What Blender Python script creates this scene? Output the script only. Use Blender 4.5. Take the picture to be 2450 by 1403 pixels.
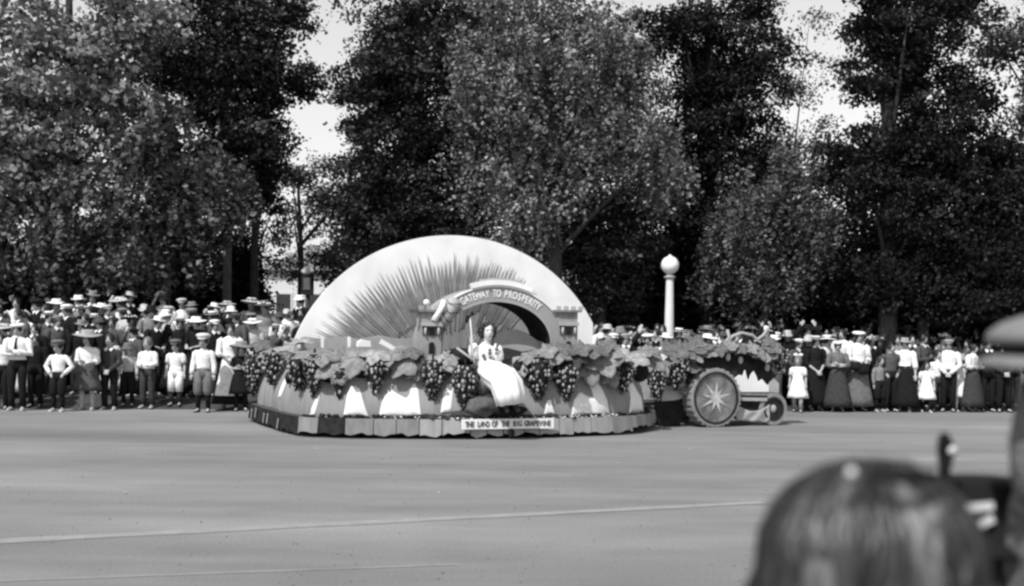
import bpy, bmesh, math, random
import numpy as np
from mathutils import Vector, Matrix, Euler
random.seed(7); rng = np.random.default_rng(7)
R = math.radians
for o in list(bpy.data.objects): bpy.data.objects.remove(o)
S = bpy.context.scene; COL = S.collection

# ------------------------------------------------------------------ camera
F = 2970.0; CX = 1225.0; CY = 799.0; H = 1.6; ROLL = R(0.7)
RT = Vector((math.cos(ROLL), 0, math.sin(ROLL))); UP = Vector((-math.sin(ROLL), 0, math.cos(ROLL))); FW = Vector((0, 1, 0))
cd = bpy.data.cameras.new('camera'); cam = bpy.data.objects.new('camera', cd); COL.objects.link(cam); S.camera = cam
cd.sensor_width = 36; cd.lens = F/2450*36; cd.shift_y = (CY-701.5)/2450; cd.clip_start = .1; cd.clip_end = 2000
cam.matrix_world = Matrix(((RT.x, UP.x, -FW.x, 0), (RT.y, UP.y, -FW.y, 0), (RT.z, UP.z, -FW.z, H), (0, 0, 0, 1)))
cd.dof.use_dof = True; cd.dof.focus_distance = 20.5; cd.dof.aperture_fstop = 2.2
# ------------------------------------------------------------------ world, sun, exposure
EL, AZ = 51, 211          # sun: behind the camera, to the left
W = bpy.data.worlds.new('World'); S.world = W; W.use_nodes = True
nt = W.node_tree; nt.nodes.clear()
sky = nt.nodes.new('ShaderNodeTexSky'); sky.sky_type = 'NISHITA'; sky.sun_disc = False
sky.sun_elevation = R(EL); sky.sun_rotation = R(AZ); sky.dust_density = 1.0; sky.air_density = 1.0
bw = nt.nodes.new('ShaderNodeSeparateColor'); bg = nt.nodes.new('ShaderNodeBackground'); bg.inputs[1].default_value = .15
wo = nt.nodes.new('ShaderNodeOutputWorld')
nt.links.new(sky.outputs[0], bw.inputs[0]); nt.links.new(bw.outputs[2], bg.inputs[0]); nt.links.new(bg.outputs[0], wo.inputs[0])
sl = bpy.data.lights.new('sun', 'SUN'); sl.energy = 4.3; sl.angle = R(.5); sl.color = (1, 1, 1)
sun = bpy.data.objects.new('sun', sl); COL.objects.link(sun)
sd = Vector((math.sin(R(AZ))*math.cos(R(EL)), math.cos(R(AZ))*math.cos(R(EL)), math.sin(R(EL))))   # towards the sun
sun.rotation_euler = sd.to_track_quat('Z', 'Y').to_euler(); sun.location = sd*50
S.view_settings.view_transform = 'Standard'; S.view_settings.look = 'None'; S.view_settings.exposure = .06; S.view_settings.gamma = 1
S.render.engine = 'CYCLES'; S.render.resolution_x = 1024; S.render.resolution_y = 586
S.cycles.pixel_filter_type = 'BLACKMAN_HARRIS'; S.cycles.filter_width = 2.6

# ------------------------------------------------------------------ helpers
def P(px, py, Y):
    return Vector((0, 0, H)) + (RT*((px-CX)/F) + UP*((CY-py)/F) + FW)*Y
def G(px, py, z=0):
    d = RT*((px-CX)/F) + UP*((CY-py)/F) + FW
    return Vector((0, 0, H)) + d*((z-H)/d.z)
def PP(px, py, c, n):                          # pixel to a point on the upright plane through c with normal n
    d = RT*((px-CX)/F) + UP*((CY-py)/F) + FW; o = Vector((0, 0, H)); return o+d*((Vector(c)-o).dot(n)/d.dot(n))
def PX(v):                                    # pixel of a world point (for placing things along an edge)
    d = v-Vector((0, 0, H)); return CX+F*d.dot(RT)/d.y
_m = {}
def mat(name, v, rough=.8, var=.15, scale=6, bump=0., spec=.3, stretch=(1, 1, 1), detail=5, dirt=0):
    if name in _m: return _m[name]
    m = bpy.data.materials.new(name); m.use_nodes = True; n = m.node_tree; b = n.nodes['Principled BSDF']
    b.inputs['Roughness'].default_value = rough; b.inputs['Specular IOR Level'].default_value = spec
    tc = n.nodes.new('ShaderNodeTexCoord'); mp = n.nodes.new('ShaderNodeMapping'); mp.inputs['Scale'].default_value = stretch
    no = n.nodes.new('ShaderNodeTexNoise'); no.inputs['Scale'].default_value = scale; no.inputs['Detail'].default_value = detail
    cr = n.nodes.new('ShaderNodeMapRange'); cr.inputs['From Min'].default_value = .3; cr.inputs['From Max'].default_value = .7
    cr.inputs['To Min'].default_value = v*(1-var); cr.inputs['To Max'].default_value = v*(1+var)
    L = n.links.new
    L(tc.outputs['Object'], mp.inputs[0]); L(mp.outputs[0], no.inputs['Vector']); L(no.outputs[0], cr.inputs[0])
    L(cr.outputs[0], b.inputs['Base Color'])
    if bump:
        bp = n.nodes.new('ShaderNodeBump'); bp.inputs['Strength'].default_value = bump; bp.inputs['Distance'].default_value = .02
        L(no.outputs[0], bp.inputs['Height']); L(bp.outputs[0], b.inputs['Normal'])
    _m[name] = m; return m
def cloth(v):
    v = min([.012, .025, .045, .08, .13, .2, .3, .45, .6, .72], key=lambda q: abs(q-v))
    return mat('cloth_%d' % round(v*1000), v, .9, .22, 14, .25, .1)

class MB:
    def __init__(s): s.v = []; s.f = []; s.m = []; s.sm = []
    def raw(s, vs, fs, mi=0, smooth=True):
        o = len(s.v); s.v += [Vector(q) for q in vs]
        for f in fs: s.f.append([i+o for i in f]); s.m.append(mi); s.sm.append(smooth)
        return s
    def loft(s, rings, caps=True, mi=0, smooth=True):
        n = len(rings[0]); vs = [q for r in rings for q in r]; fs = []
        for k in range(len(rings)-1):
            for i in range(n):
                j = (i+1) % n; fs.append([k*n+i, k*n+j, (k+1)*n+j, (k+1)*n+i])
        if caps: fs.append(list(range(n))[::-1]); fs.append([(len(rings)-1)*n+i for i in range(n)])
        return s.raw(vs, fs, mi, smooth)
    def tube(s, pts, rad, seg=8, caps=True, mi=0, sq=1.0, smooth=True):
        pts = [Vector(p) for p in pts]
        if not hasattr(rad, '__len__'): rad = [rad]*len(pts)
        rings = []; ref = None
        for i, p in enumerate(pts):
            t = (pts[min(i+1, len(pts)-1)]-pts[max(i-1, 0)]).normalized()
            if ref is None: ref = Vector((0, 1, 0)) if abs(t.y) < .9 else Vector((1, 0, 0))
            u = (ref-t*ref.dot(t)).normalized(); w = t.cross(u); ref = u
            rings.append([p+(u*math.cos(a)*sq+w*math.sin(a))*rad[i] for a in [2*math.pi*k/seg for k in range(seg)]])
        return s.loft(rings, caps, mi, smooth)
    def ell(s, c, r, nu=12, nv=8, mi=0, rot=None):
        c = Vector(c); vs = []; M = rot.to_matrix() if rot else None
        for j in range(1, nv):
            th = math.pi*j/nv
            for i in range(nu):
                ph = 2*math.pi*i/nu
                q = Vector((r[0]*math.sin(th)*math.cos(ph), r[1]*math.sin(th)*math.sin(ph), r[2]*math.cos(th)))
                vs.append(c+(M @ q if M else q))
        top = Vector((0, 0, r[2])); 
        vs.append(c+(M @ top if M else top)); vs.append(c-(M @ top if M else top)); T = len(vs)-2; B = T+1; fs = []
        for j in range(nv-2):
            for i in range(nu):
                k = (i+1) % nu; fs.append([j*nu+i, (j+1)*nu+i, (j+1)*nu+k, j*nu+k])
        for i in range(nu):
            k = (i+1) % nu; fs.append([T, i, k]); fs.append([B, (nv-2)*nu+k, (nv-2)*nu+i])
        return s.raw(vs, fs, mi)
    def box(s, o, ax, ay, az, mi=0):          # corner o and three edge vectors
        o = Vector(o); ax, ay, az = Vector(ax), Vector(ay), Vector(az)
        vs = [o, o+ax, o+ax+ay, o+ay, o+az, o+ax+az, o+ax+ay+az, o+ay+az]
        return s.raw(vs, [[0, 3, 2, 1], [4, 5, 6, 7], [0, 1, 5, 4], [1, 2, 6, 5], [2, 3, 7, 6], [3, 0, 4, 7]], mi, False)
    def prism(s, poly, d, mi=0, smooth=False):  # planar polygon of 3-D points extruded by d
        d = Vector(d); n = len(poly); a = [Vector(p) for p in poly]; b = [p+d for p in a]
        fs = [list(range(n))[::-1], [n+i for i in range(n)]]+[[i, (i+1) % n, n+(i+1) % n, n+i] for i in range(n)]
        return s.raw(a+b, fs, mi, smooth)
    def mesh(s, name, off=Vector((0, 0, 0)), fix=True):
        me = bpy.data.meshes.new(name); me.from_pydata([tuple(q-off) for q in s.v], [], s.f)
        me.polygons.foreach_set('material_index', s.m); me.polygons.foreach_set('use_smooth', s.sm)
        if fix:
            bm = bmesh.new(); bm.from_mesh(me); bmesh.ops.recalc_face_normals(bm, faces=bm.faces); bm.to_mesh(me); bm.free()
        return me
    def build(s, name, m, parent=None, loc=None, fix=True):
        off = WL.get(parent, Vector((0, 0, 0))) if parent else Vector(loc or (0, 0, 0))
        me = s.mesh(name, off, fix)
        for q in (m if isinstance(m, (list, tuple)) else [m]): me.materials.append(q)
        o = bpy.data.objects.new(name, me); COL.objects.link(o)
        if parent: o.parent = parent
        else: o.location = off
        WL[o] = off
        return o
WL = {}
def tag(o, label=None, cat=None, group=None, kind=None):
    for k, v in (('label', label), ('category', cat), ('group', group), ('kind', kind)):
        if v: o[k] = v
    return o
def empty(name, loc, label, cat, group=None):
    o = bpy.data.objects.new(name, None); COL.objects.link(o); o.location = loc; o.empty_display_size = .2
    WL[o] = Vector(loc); return tag(o, label, cat, group)
def place(name, me, parent, wloc, rot=None, scale=None):   # shared-mesh child at a world point (rot = Matrix 3x3)
    o = bpy.data.objects.new(name, me); COL.objects.link(o); o.parent = parent
    M = (rot or Matrix.Identity(3)).to_4x4()
    if scale: M = M @ Matrix.Diagonal((*scale, 1)) if hasattr(scale, '__len__') else M @ Matrix.Scale(scale, 4)
    o.matrix_local = Matrix.Translation(Vector(wloc)-WL[parent]) @ M
    WL[o] = Vector(wloc); return o
def lerp(a, b, t): return a+(b-a)*t

# ------------------------------------------------------------------ ground
def kerb_y(x):     # the line the spectators' feet follow
    a, b = G(0, 982), G(2450, 988); return a.y+(b.y-a.y)*(x-a.x)/(b.x-a.x)
def bank(x, y):
    d = y-kerb_y(x)-.45
    t = min(1, max(0, (x+2.5)/4)); sl_ = lerp(.25, .11, t); mx = lerp(1.15, .45, t)
    q = max(0, d*sl_); return mx*(1-math.exp(-q/mx))
road = MB(); X0, X1 = -400, 400
road.raw([(X0, -300, 0), (X1, -300, 0), (X1, 900, 0), (X0, 900, 0)], [[0, 1, 2, 3]], 0, False)
mr = bpy.data.materials.new('road_dust'); mr.use_nodes = True; n = mr.node_tree; b = n.nodes['Principled BSDF']; L = n.links.new
tc = n.nodes.new('ShaderNodeTexCoord'); b.inputs['Roughness'].default_value = .85; b.inputs['Specular IOR Level'].default_value = .25
def noise(scale, stretch, rot, det=4):
    mp = n.nodes.new('ShaderNodeMapping'); mp.inputs['Scale'].default_value = stretch; mp.inputs['Rotation'].default_value = (0, 0, rot)
    no = n.nodes.new('ShaderNodeTexNoise'); no.inputs['Scale'].default_value = scale; no.inputs['Detail'].default_value = det
    L(tc.outputs['Object'], mp.inputs[0]); L(mp.outputs[0], no.inputs['Vector']); return no.outputs[0]
def rng_(src, a, b_, c, d):
    r = n.nodes.new('ShaderNodeMapRange'); r.inputs[1].default_value = a; r.inputs[2].default_value = b_
    r.inputs[3].default_value = c; r.inputs[4].default_value = d; L(src, r.inputs[0]); return r.outputs[0]
def mul(a, c):
    q = n.nodes.new('ShaderNodeMath'); q.operation = 'MULTIPLY'; L(a, q.inputs[0]); L(c, q.inputs[1]); return q.outputs[0]
tracks = rng_(noise(1, (.035, .34, 1), R(-17), 4), .32, .68, .74, 1.17)       # worn wheel tracks along the street
patch = mul(rng_(noise(.22, (.5, 1.3, 1), R(-10), 6), .3, .7, .80, 1.18), rng_(noise(1.6, (.6, 1.2, 1), R(-10), 8), .3, .7, .90, 1.09))
grain = rng_(noise(38, (1, 1, 1), 0, 6), .25, .75, .80, 1.18)
fine = rng_(noise(1, (.2, 3, 1), R(-19), 6), .3, .7, .94, 1.06)
base = n.nodes.new('ShaderNodeValue'); base.outputs[0].default_value = .215
L(mul(mul(mul(mul(base.outputs[0], tracks), patch), grain), fine), b.inputs['Base Color'])
tag(road.build('road', mr), kind='structure')
gr = MB(); nx, ny = 90, 60
xs = np.linspace(-60, 60, nx); 
for i in range(nx):
    for j in range(ny):
        d = (j/(ny-1))**2*70; y = kerb_y(xs[i])+.4+d
        gr.v.append(Vector((xs[i], y, -.03 if j == 0 else .006+bank(xs[i], y))))
for i in range(nx-1):
    for j in range(ny-1):
        gr.f.append([i*ny+j, (i+1)*ny+j, (i+1)*ny+j+1, i*ny+j+1]); gr.m.append(0); gr.sm.append(True)
tag(gr.build('park_lawn', mat('lawn', .05, .9, .4, 3, .4)), kind='structure')
# pale lines running along the street (worn rails set in the surface)
def strip(p, q, w0, w1, z, name, m):
    mb = MB(); N = 14; d = (q-p).normalized(); nn = Vector((-d.y, d.x, 0)); a = []; c = []
    for i in range(N+1):
        t = i/N; o = p.lerp(q, t); w = lerp(w0, w1, t)*(1+.15*math.sin(i*2.3))
        a.append(o-nn*w/2+Vector((0, 0, z))); c.append(o+nn*w/2+Vector((0, 0, z)))
    mb.raw(a+c, [[i, i+1, N+2+i, N+1+i] for i in range(N)], 0, False)
    return tag(mb.build(name, m), kind='structure')
rm = mat('worn_line', .265, .7, .12, 5, 0, .3)
pa, pb = G(-60, 1299), G(1830, 1203); strip(pa, pb, .21, .17, .004, 'street_line', rm)
pa, pb = G(-60, 1394), G(1100, 1352); strip(pa, pb, .035, .03, .004, 'street_line', mat('worn_line_faint', .30, .7, .2, 5, 0, .3))

# loose grit and scraps on the roadway
random.seed(2); mb = MB(); mp = MB()
for k in range(420):
    px = random.uniform(-100, 2550); py = 985+(random.random()**1.6)*420; g = G(px, py); r_ = random.uniform(.004, .012); mb.ell((g.x, g.y, r_*.3), (r_, r_*.8, r_*.5), 5, 4)
tag(mb.build('grit', mat('grit', .15, .95, .5, 30)), 'scattered grey grit lying on the roadway', 'grit', None, 'stuff')
for px, py in [(125, 1093), (330, 1010), (520, 1022), (180, 1026), (1480, 1110), (1050, 1180), (2410, 1082), (760, 1075), (1650, 1075), (300, 1180)]:
    g = G(px, py); q = [g+Vector((math.cos(a)*.02*random.uniform(.6, 1.3), math.sin(a)*.03*random.uniform(.6, 1.3), .004+.004*random.random())) for a in [1.2*i for i in range(5)]]; mp.prism(q, (0, 0, .002))
tag(mp.build('paper_scraps', mat('scrap_paper', .5, .9, .1, 9)), 'small pale paper scraps strewn over the roadway', 'litter', None, 'stuff')
# ------------------------------------------------------------------ trees
def leaf_mesh(cent, size, name, tilt=.5, droop=0., per=1):
    N = len(cent); nrm = rng.normal(size=(N//per, 3)); nrm[:, 2] = np.abs(nrm[:, 2])*.8+tilt*.7; nrm /= np.linalg.norm(nrm, axis=1)[:, None]
    nrm = np.repeat(nrm, per, 0)+rng.normal(size=(N, 3))*(.34 if per > 1 else .01); 
    nrm /= np.linalg.norm(nrm, axis=1)[:, None]
    t = rng.normal(size=(N, 3)); t[:, 2] -= droop; t -= nrm*(t*nrm).sum(1)[:, None]; t /= np.linalg.norm(t, axis=1)[:, None]
    s_ = np.cross(nrm, t); L_ = size*rng.uniform(.6, 1.35, N)[:, None]; Wd = L_*rng.uniform(.28, .45, N)[:, None]
    fold = nrm*Wd*rng.uniform(.1, .5, N)[:, None]
    v = np.empty((N, 4, 3)); v[:, 0] = cent-t*L_*.5; v[:, 1] = cent+s_*Wd+fold; v[:, 2] = cent+t*L_*.5; v[:, 3] = cent-s_*Wd+fold
    me = bpy.data.meshes.new(name); me.vertices.add(N*4); me.vertices.foreach_set('co', v.reshape(-1))
    tri = (np.arange(N)[:, None]*4+np.array([[0, 1, 2, 0, 2, 3]])).reshape(-1)
    me.loops.add(N*6); me.loops.foreach_set('vertex_index', tri.astype(np.int32))
    me.polygons.add(N*2); me.polygons.foreach_set('loop_start', np.arange(0, N*6, 3, dtype=np.int32))
    me.polygons.foreach_set('loop_total', np.full(N*2, 3, dtype=np.int32)); me.update(calc_edges=True); return me
def leafmat(name, v, rough=.5, spec=.35):
    if name in _m: return _m[name]
    m = bpy.data.materials.new(name); m.use_nodes = True; n = m.node_tree; b = n.nodes['Principled BSDF']
    b.inputs['Roughness'].default_value = rough; b.inputs['Specular IOR Level'].default_value = spec
    ge = n.nodes.new('ShaderNodeNewGeometry'); r = n.nodes.new('ShaderNodeMapRange'); r.inputs[3].default_value = v*.45; r.inputs[4].default_value = v*1.9
    pw = n.nodes.new('ShaderNodeMath'); pw.operation = 'POWER'; pw.inputs[1].default_value = 1.4; n.links.new(ge.outputs['Random Per Island'], pw.inputs[0]); n.links.new(pw.outputs[0], r.inputs[0]); n.links.new(r.outputs[0], b.inputs['Base Color'])
    tr = n.nodes.new('ShaderNodeBsdfTranslucent'); n.links.new(r.outputs[0], tr.inputs[0])
    mx = n.nodes.new('ShaderNodeMixShader'); mx.inputs[0].default_value = .10; out = n.nodes['Material Output']
    n.links.new(b.outputs[0], mx.inputs[1]); n.links.new(tr.outputs[0], mx.inputs[2]); n.links.new(mx.outputs[0], out.inputs[0])
    _m[name] = m; return m
BARK = mat('bark', .06, .95, .45, 9, .8, .1, (3, 3, .5)); BARKP = mat('bark_pale', .13, .95, .4, 9, .8, .1, (3, 3, .5))
def tree(name, label, cat, trunks, Y, blobs, leaf, lm, bark=BARK, sprig=.34, per=16, depth=1.6, droop=0., tilt=.5, nlimb=9, group='trees of the park'):
    """trunks: [(px_base, px_top, py_top, radius)]; blobs: [(px, py, rx_px, ry_px, sprigs)] crown masses seen from the street"""
    pxm = F/Y; tx = P(trunks[0][0], 800, Y).x; bz = bank(tx, Y)-.05; base = Vector((tx, Y, bz))
    root = empty(name, base, label, cat, group)
    allc = []; masses = []
    for (bx, by, rx, ry, ns) in blobs:
        ns = int(ns*1.5); leaf_ = leaf*.8; k = max(4, int(ns/15)); c0 = P(bx, by, Y); rx_, ry_ = rx/pxm, ry/pxm
        for _ in range(k):
            d = rng.normal(size=3); d /= np.linalg.norm(d); d *= rng.uniform(.3, 1.0) if rng.uniform() < .8 else rng.uniform(1.0, 1.35)
            cc = np.array(c0)+d*np.array([rx_, depth*.75, ry_]); rr = rng.uniform(.09, .27)*(rx_+ry_)+.10
            masses.append(cc); m_ = int(ns/k)
            dd = rng.normal(size=(m_, 3)); dd /= np.linalg.norm(dd, axis=1)[:, None]
            dd *= (rng.uniform(.15, 1, m_)**.45)[:, None]*rr; dd[:, 2] *= .75
            if droop: dd[:, 2] -= droop*rng.uniform(0, 1, m_)**2*rr*1.3
            allc.append(cc+dd)
    sp = np.concatenate(allc); 
    lc = np.repeat(sp, per, 0)+rng.normal(size=(len(sp)*per, 3))*np.array([sprig, sprig, sprig*(.42+droop*.8)])*.5
    if droop:                                     # leaves strung along hanging sprays
        u = np.tile(np.linspace(0, 1, per), len(sp)); ln_ = np.repeat(rng.uniform(.25, .95, len(sp))*(.5+droop), per); dx = np.repeat(rng.normal(size=len(sp))*.22, per); dy = np.repeat(rng.normal(size=len(sp))*.22, per)
        lc = np.repeat(sp, per, 0)+rng.normal(size=(len(sp)*per, 3))*.055; lc[:, 0] += dx*np.sqrt(u); lc[:, 1] += dy*np.sqrt(u); lc[:, 2] += .15-ln_*u**1.5
    lc[:, 2] = np.maximum(lc[:, 2], bz+.15)
    me = leaf_mesh(lc-np.array(base), leaf*.8, 'crown', tilt, droop, per); me.materials.append(lm)
    o = bpy.data.objects.new('crown', me); COL.objects.link(o); o.parent = root; WL[o] = base
    tops = []
    for (b0, t0, ty, rad) in trunks:
        A = Vector((P(b0, 800, Y).x, Y, bz)); B = P(t0, ty, Y); pts = []; N = 9
        for i in range(N+1):
            t = i/N; w = Vector((math.sin(t*5+b0)*.05, math.sin(t*4+1+b0)*.06, 0))*(t*1.5); pts.append(A.lerp(B, t)+w)
        mb = MB(); mb.tube(pts, [rad*(1.35 if i == 0 else 1)*(1-.75*i/N) for i in range(N+1)], 9)
        mb.build('trunk', bark, root); tops.append((A, B, rad))
    ms = sorted(masses, key=lambda q: random.random())[:nlimb]
    for q in ms:
        q = Vector(q); A, B, rad = min(tops, key=lambda t: abs(t[0].x-q.x))
        h = (q.z-A.z)/max(.1, B.z-A.z); st = A.lerp(B, min(.95, max(.15, h*.62))); mid = st.lerp(q, .5)+Vector((0, 0, .12))
        MB().tube([st, mid, q], [rad*.34, rad*.2, rad*.05], 6).build('branch', bark, root)
    return root
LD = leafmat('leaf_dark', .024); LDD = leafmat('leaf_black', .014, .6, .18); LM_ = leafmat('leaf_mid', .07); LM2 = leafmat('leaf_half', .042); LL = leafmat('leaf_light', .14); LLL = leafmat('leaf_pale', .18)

tree('broadleaf_tree', 'pale broad-leaved tree above the crowd at the far left', 'tree', [(150, 170, -250, .20)], 30,
     [(10, 380, 110, 90, 150), (90, 440, 110, 80, 150), (230, 200, 90, 90, 120), (60, 90, 150, 100, 170), (215, 110, 130, 110, 190), (20, 230, 100, 90, 130), (130, 330, 170, 110, 170), (250, 280, 110, 130, 170), (60, 480, 130, 140, 140), (330, 60, 90, 70, 80), (-60, 350, 80, 200, 100)], .215, LLL, sprig=.42, per=9)
tree('broadleaf_tree', 'grey-leaved lower tree between the pale left tree and the twin trunks', 'tree', [(395, 400, 300, .13)], 29.2,
     [(420, 330, 90, 90, 160), (350, 440, 120, 100, 200), (490, 430, 90, 60, 160), (250, 520, 130, 90, 150), (430, 540, 130, 60, 170), (110, 600, 150, 60, 130), (560, 460, 50, 40, 60), (330, 620, 150, 40, 100)], .18, LM_, sprig=.36, per=11, droop=.4)
tree('tall_tree', 'tall dark tree on a straight bare trunk, left of the twin trunks', 'tree', [(541, 547, -300, .14)], 33,
     [(470, 60, 130, 130, 300), (530, 200, 130, 120, 330), (420, 170, 90, 110, 200), (560, 330, 100, 110, 260), (600, 60, 70, 150, 200), (500, 400, 60, 70, 110)], .14, LD, BARKP, sprig=.36, per=17)
tree('tall_tree', 'tall dark tree on a slim leaning trunk, right of the twin trunks', 'tree', [(606, 628, -200, .13)], 34,
     [(640, 110, 60, 110, 170), (640, 270, 50, 90, 170), (630, 390, 50, 80, 150), (720, 205, 60, 28, 70), (690, 30, 40, 60, 60), (590, 480, 60, 60, 100)], .14, LD, sprig=.34, per=16)
tree('young_tree', 'thin open tree in front of the white house, sky showing through', 'tree', [(716, 720, 420, .14)], 38,
     [(735, 440, 70, 50, 90), (760, 500, 110, 50, 130), (845, 430, 60, 60, 110), (690, 545, 50, 30, 40), (690, 640, 50, 50, 45), (775, 640, 50, 60, 60), (835, 590, 50, 50, 100)], .13, LM_, sprig=.4, per=12, nlimb=6)
tree('evergreen_tree', 'dense dark evergreen rising left of the sunrise backdrop', 'tree', [(1000, 1010, -200, .26)], 30.5,
     [(870, 520, 80, 90, 220), (1130, 60, 60, 110, 160), (1000, 40, 130, 110, 420), (930, 180, 90, 100, 300), (1060, 190, 130, 110, 420), (940, 330, 110, 90, 380), (1080, 340, 110, 100, 380), (900, 440, 90, 80, 280), (1030, 470, 140, 90, 420), (950, 560, 100, 70, 260), (1130, 560, 100, 60, 220), (850, 225, 55, 40, 90), (860, 300, 30, 30, 40)], .125, LD, sprig=.3, per=17, tilt=.8)
tree('willow_tree', 'large pale feathery tree in full sun behind the float', 'tree', [(1330, 1320, 60, .28)], 29,
     [(1150, 130, 70, 120, 160), (1480, 170, 90, 90, 200), (1230, 130, 110, 100, 260), (1350, 180, 120, 100, 330), (1180, 270, 110, 100, 280), (1300, 300, 140, 110, 400), (1460, 290, 120, 110, 360), (1210, 420, 110, 80, 280), (1370, 410, 130, 90, 330), (1540, 370, 80, 80, 220), (1250, 530, 80, 70, 200), (1400, 60, 120, 70, 160), (1560, 430, 60, 40, 120), (1250, 20, 90, 60, 150)], .125, LL, BARK, sprig=.34, per=15, droop=.5)
tree('evergreen_tree', 'black-green conifer standing right of the pale feathery tree', 'tree', [(1690, 1700, -250, .26)], 33,
     [(1640, 100, 110, 110, 330), (1780, 60, 90, 110, 300), (1700, 230, 130, 110, 420), (1650, 370, 100, 110, 360), (1770, 350, 90, 110, 300), (1650, 520, 110, 90, 330), (1790, 480, 80, 80, 200), (1500, 90, 60, 60, 70), (1600, 620, 110, 80, 250), (1800, 180, 60, 80, 120)], .125, LDD, sprig=.3, per=17, tilt=.8)
tree('evergreen_tree', 'low dark layered evergreen directly behind the right end of the backdrop', 'tree', [(1440, 1440, 440, .16)], 30.5,
     [(1400, 540, 90, 60, 220), (1500, 510, 80, 50, 200), (1450, 620, 120, 60, 260), (1330, 610, 60, 50, 120), (1520, 600, 70, 60, 160), (1440, 700, 130, 50, 160)], .12, LM2, sprig=.3, per=16, tilt=.9)
tree('small_tree', 'round grey-leaved small tree behind the globe street lamp', 'tree', [(1830, 1835, 470, .13)], 29,
     [(1840, 500, 110, 60, 230), (1770, 570, 80, 60, 220), (1890, 580, 90, 70, 240), (1820, 650, 120, 60, 260), (1950, 520, 60, 50, 90), (1760, 660, 60, 50, 110), (1900, 420, 60, 60, 80)], .12, LM_, sprig=.32, per=16, droop=.4)
tree('young_tree', 'sparse twiggy tree against the bright sky right of centre', 'tree', [(1880, 1890, 440, .11)], 39,
     [(1890, 340, 60, 80, 70), (1865, 230, 40, 80, 40), (1950, 310, 60, 60, 28), (1960, 440, 60, 50, 60), (1985, 170, 60, 40, 16), (1950, 60, 40, 40, 14), (1820, 420, 80, 60, 130)], .13, LM_, sprig=.45, per=12, nlimb=3)
tree('tall_tree', 'huge black leafy tree with open top at the right', 'tree', [(2125, 2128, -300, .24), (2215, 2190, -200, .15)], 28.5,
     [(2200, 330, 130, 110, 400), (2090, 430, 90, 90, 300), (2300, 430, 150, 130, 480), (2150, 560, 140, 120, 480), (2330, 600, 150, 130, 480), (2120, 690, 140, 80, 320), (2300, 730, 180, 70, 360), (2420, 500, 80, 200, 300), (2140, 220, 80, 60, 100), (2230, 110, 90, 90, 110), (2090, 70, 60, 90, 130), (2170, 20, 90, 70, 150), (2160, 150, 70, 70, 120), (2290, 20, 90, 60, 120), (2330, 200, 70, 90, 140), (2040, 205, 60, 30, 40), (2030, 380, 70, 30, 60)], .125, LDD, sprig=.32, per=16, nlimb=18)
tree('tall_tree', 'pale leafy tree just entering the frame at the top right corner', 'tree', [(2560, 2540, -200, .2)], 34,
     [(2430, 60, 60, 60, 60), (2470, 240, 60, 80, 80), (2520, 100, 80, 120, 160), (2520, 380, 80, 120, 160)], .14, LM_, sprig=.4, per=13)
# dark understorey
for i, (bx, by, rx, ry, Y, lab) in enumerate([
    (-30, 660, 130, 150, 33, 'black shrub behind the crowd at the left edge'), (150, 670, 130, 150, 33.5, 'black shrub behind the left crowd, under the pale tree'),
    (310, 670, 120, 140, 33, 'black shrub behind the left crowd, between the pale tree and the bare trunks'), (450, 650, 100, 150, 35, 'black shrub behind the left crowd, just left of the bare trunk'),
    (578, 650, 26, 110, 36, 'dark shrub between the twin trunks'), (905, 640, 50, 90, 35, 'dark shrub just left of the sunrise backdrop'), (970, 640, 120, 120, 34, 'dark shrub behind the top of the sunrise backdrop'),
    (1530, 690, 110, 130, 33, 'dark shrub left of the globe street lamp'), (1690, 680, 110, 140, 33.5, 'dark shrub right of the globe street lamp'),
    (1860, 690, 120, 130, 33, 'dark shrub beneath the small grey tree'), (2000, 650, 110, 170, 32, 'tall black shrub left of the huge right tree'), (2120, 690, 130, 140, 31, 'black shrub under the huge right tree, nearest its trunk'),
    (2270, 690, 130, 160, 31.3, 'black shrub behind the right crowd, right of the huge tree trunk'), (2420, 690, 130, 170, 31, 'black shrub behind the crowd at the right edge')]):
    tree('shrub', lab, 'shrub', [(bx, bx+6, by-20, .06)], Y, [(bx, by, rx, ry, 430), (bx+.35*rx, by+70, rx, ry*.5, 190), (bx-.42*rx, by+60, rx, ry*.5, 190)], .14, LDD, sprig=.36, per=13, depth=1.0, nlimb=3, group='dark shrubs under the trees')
# far woods seen between the trunks (one mass)
c = []
for x in np.arange(-40, 40, 1.0):
    Yw = 58+rng.uniform(-3, 3); px = CX+F*x/Yw
    top = 5.0+1.6*math.sin(x*.6)+rng.uniform(-.5, .8)
    if 600 < px < 860: top = 6.3
    if 620 < px < 800: continue
    if 1850 < px < 2100: top = 6.5
    N = int(70*top/5); q = np.empty((N, 3)); q[:, 0] = x+rng.normal(size=N)*.7; q[:, 1] = Yw+rng.normal(size=N)*.6; q[:, 2] = .5+rng.uniform(0, 1, N)**.8*top
    c.append(q)
c = np.concatenate(c); c = np.repeat(c, 9, 0)+rng.normal(size=(len(c)*9, 3))*.3
me = leaf_mesh(c, .28, 'far_woods'); me.materials.append(LD); o = bpy.data.objects.new('far_woods', me); COL.objects.link(o)
tag(o, 'mass of dark woods far behind the trees', 'woods', None, 'stuff')
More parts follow.
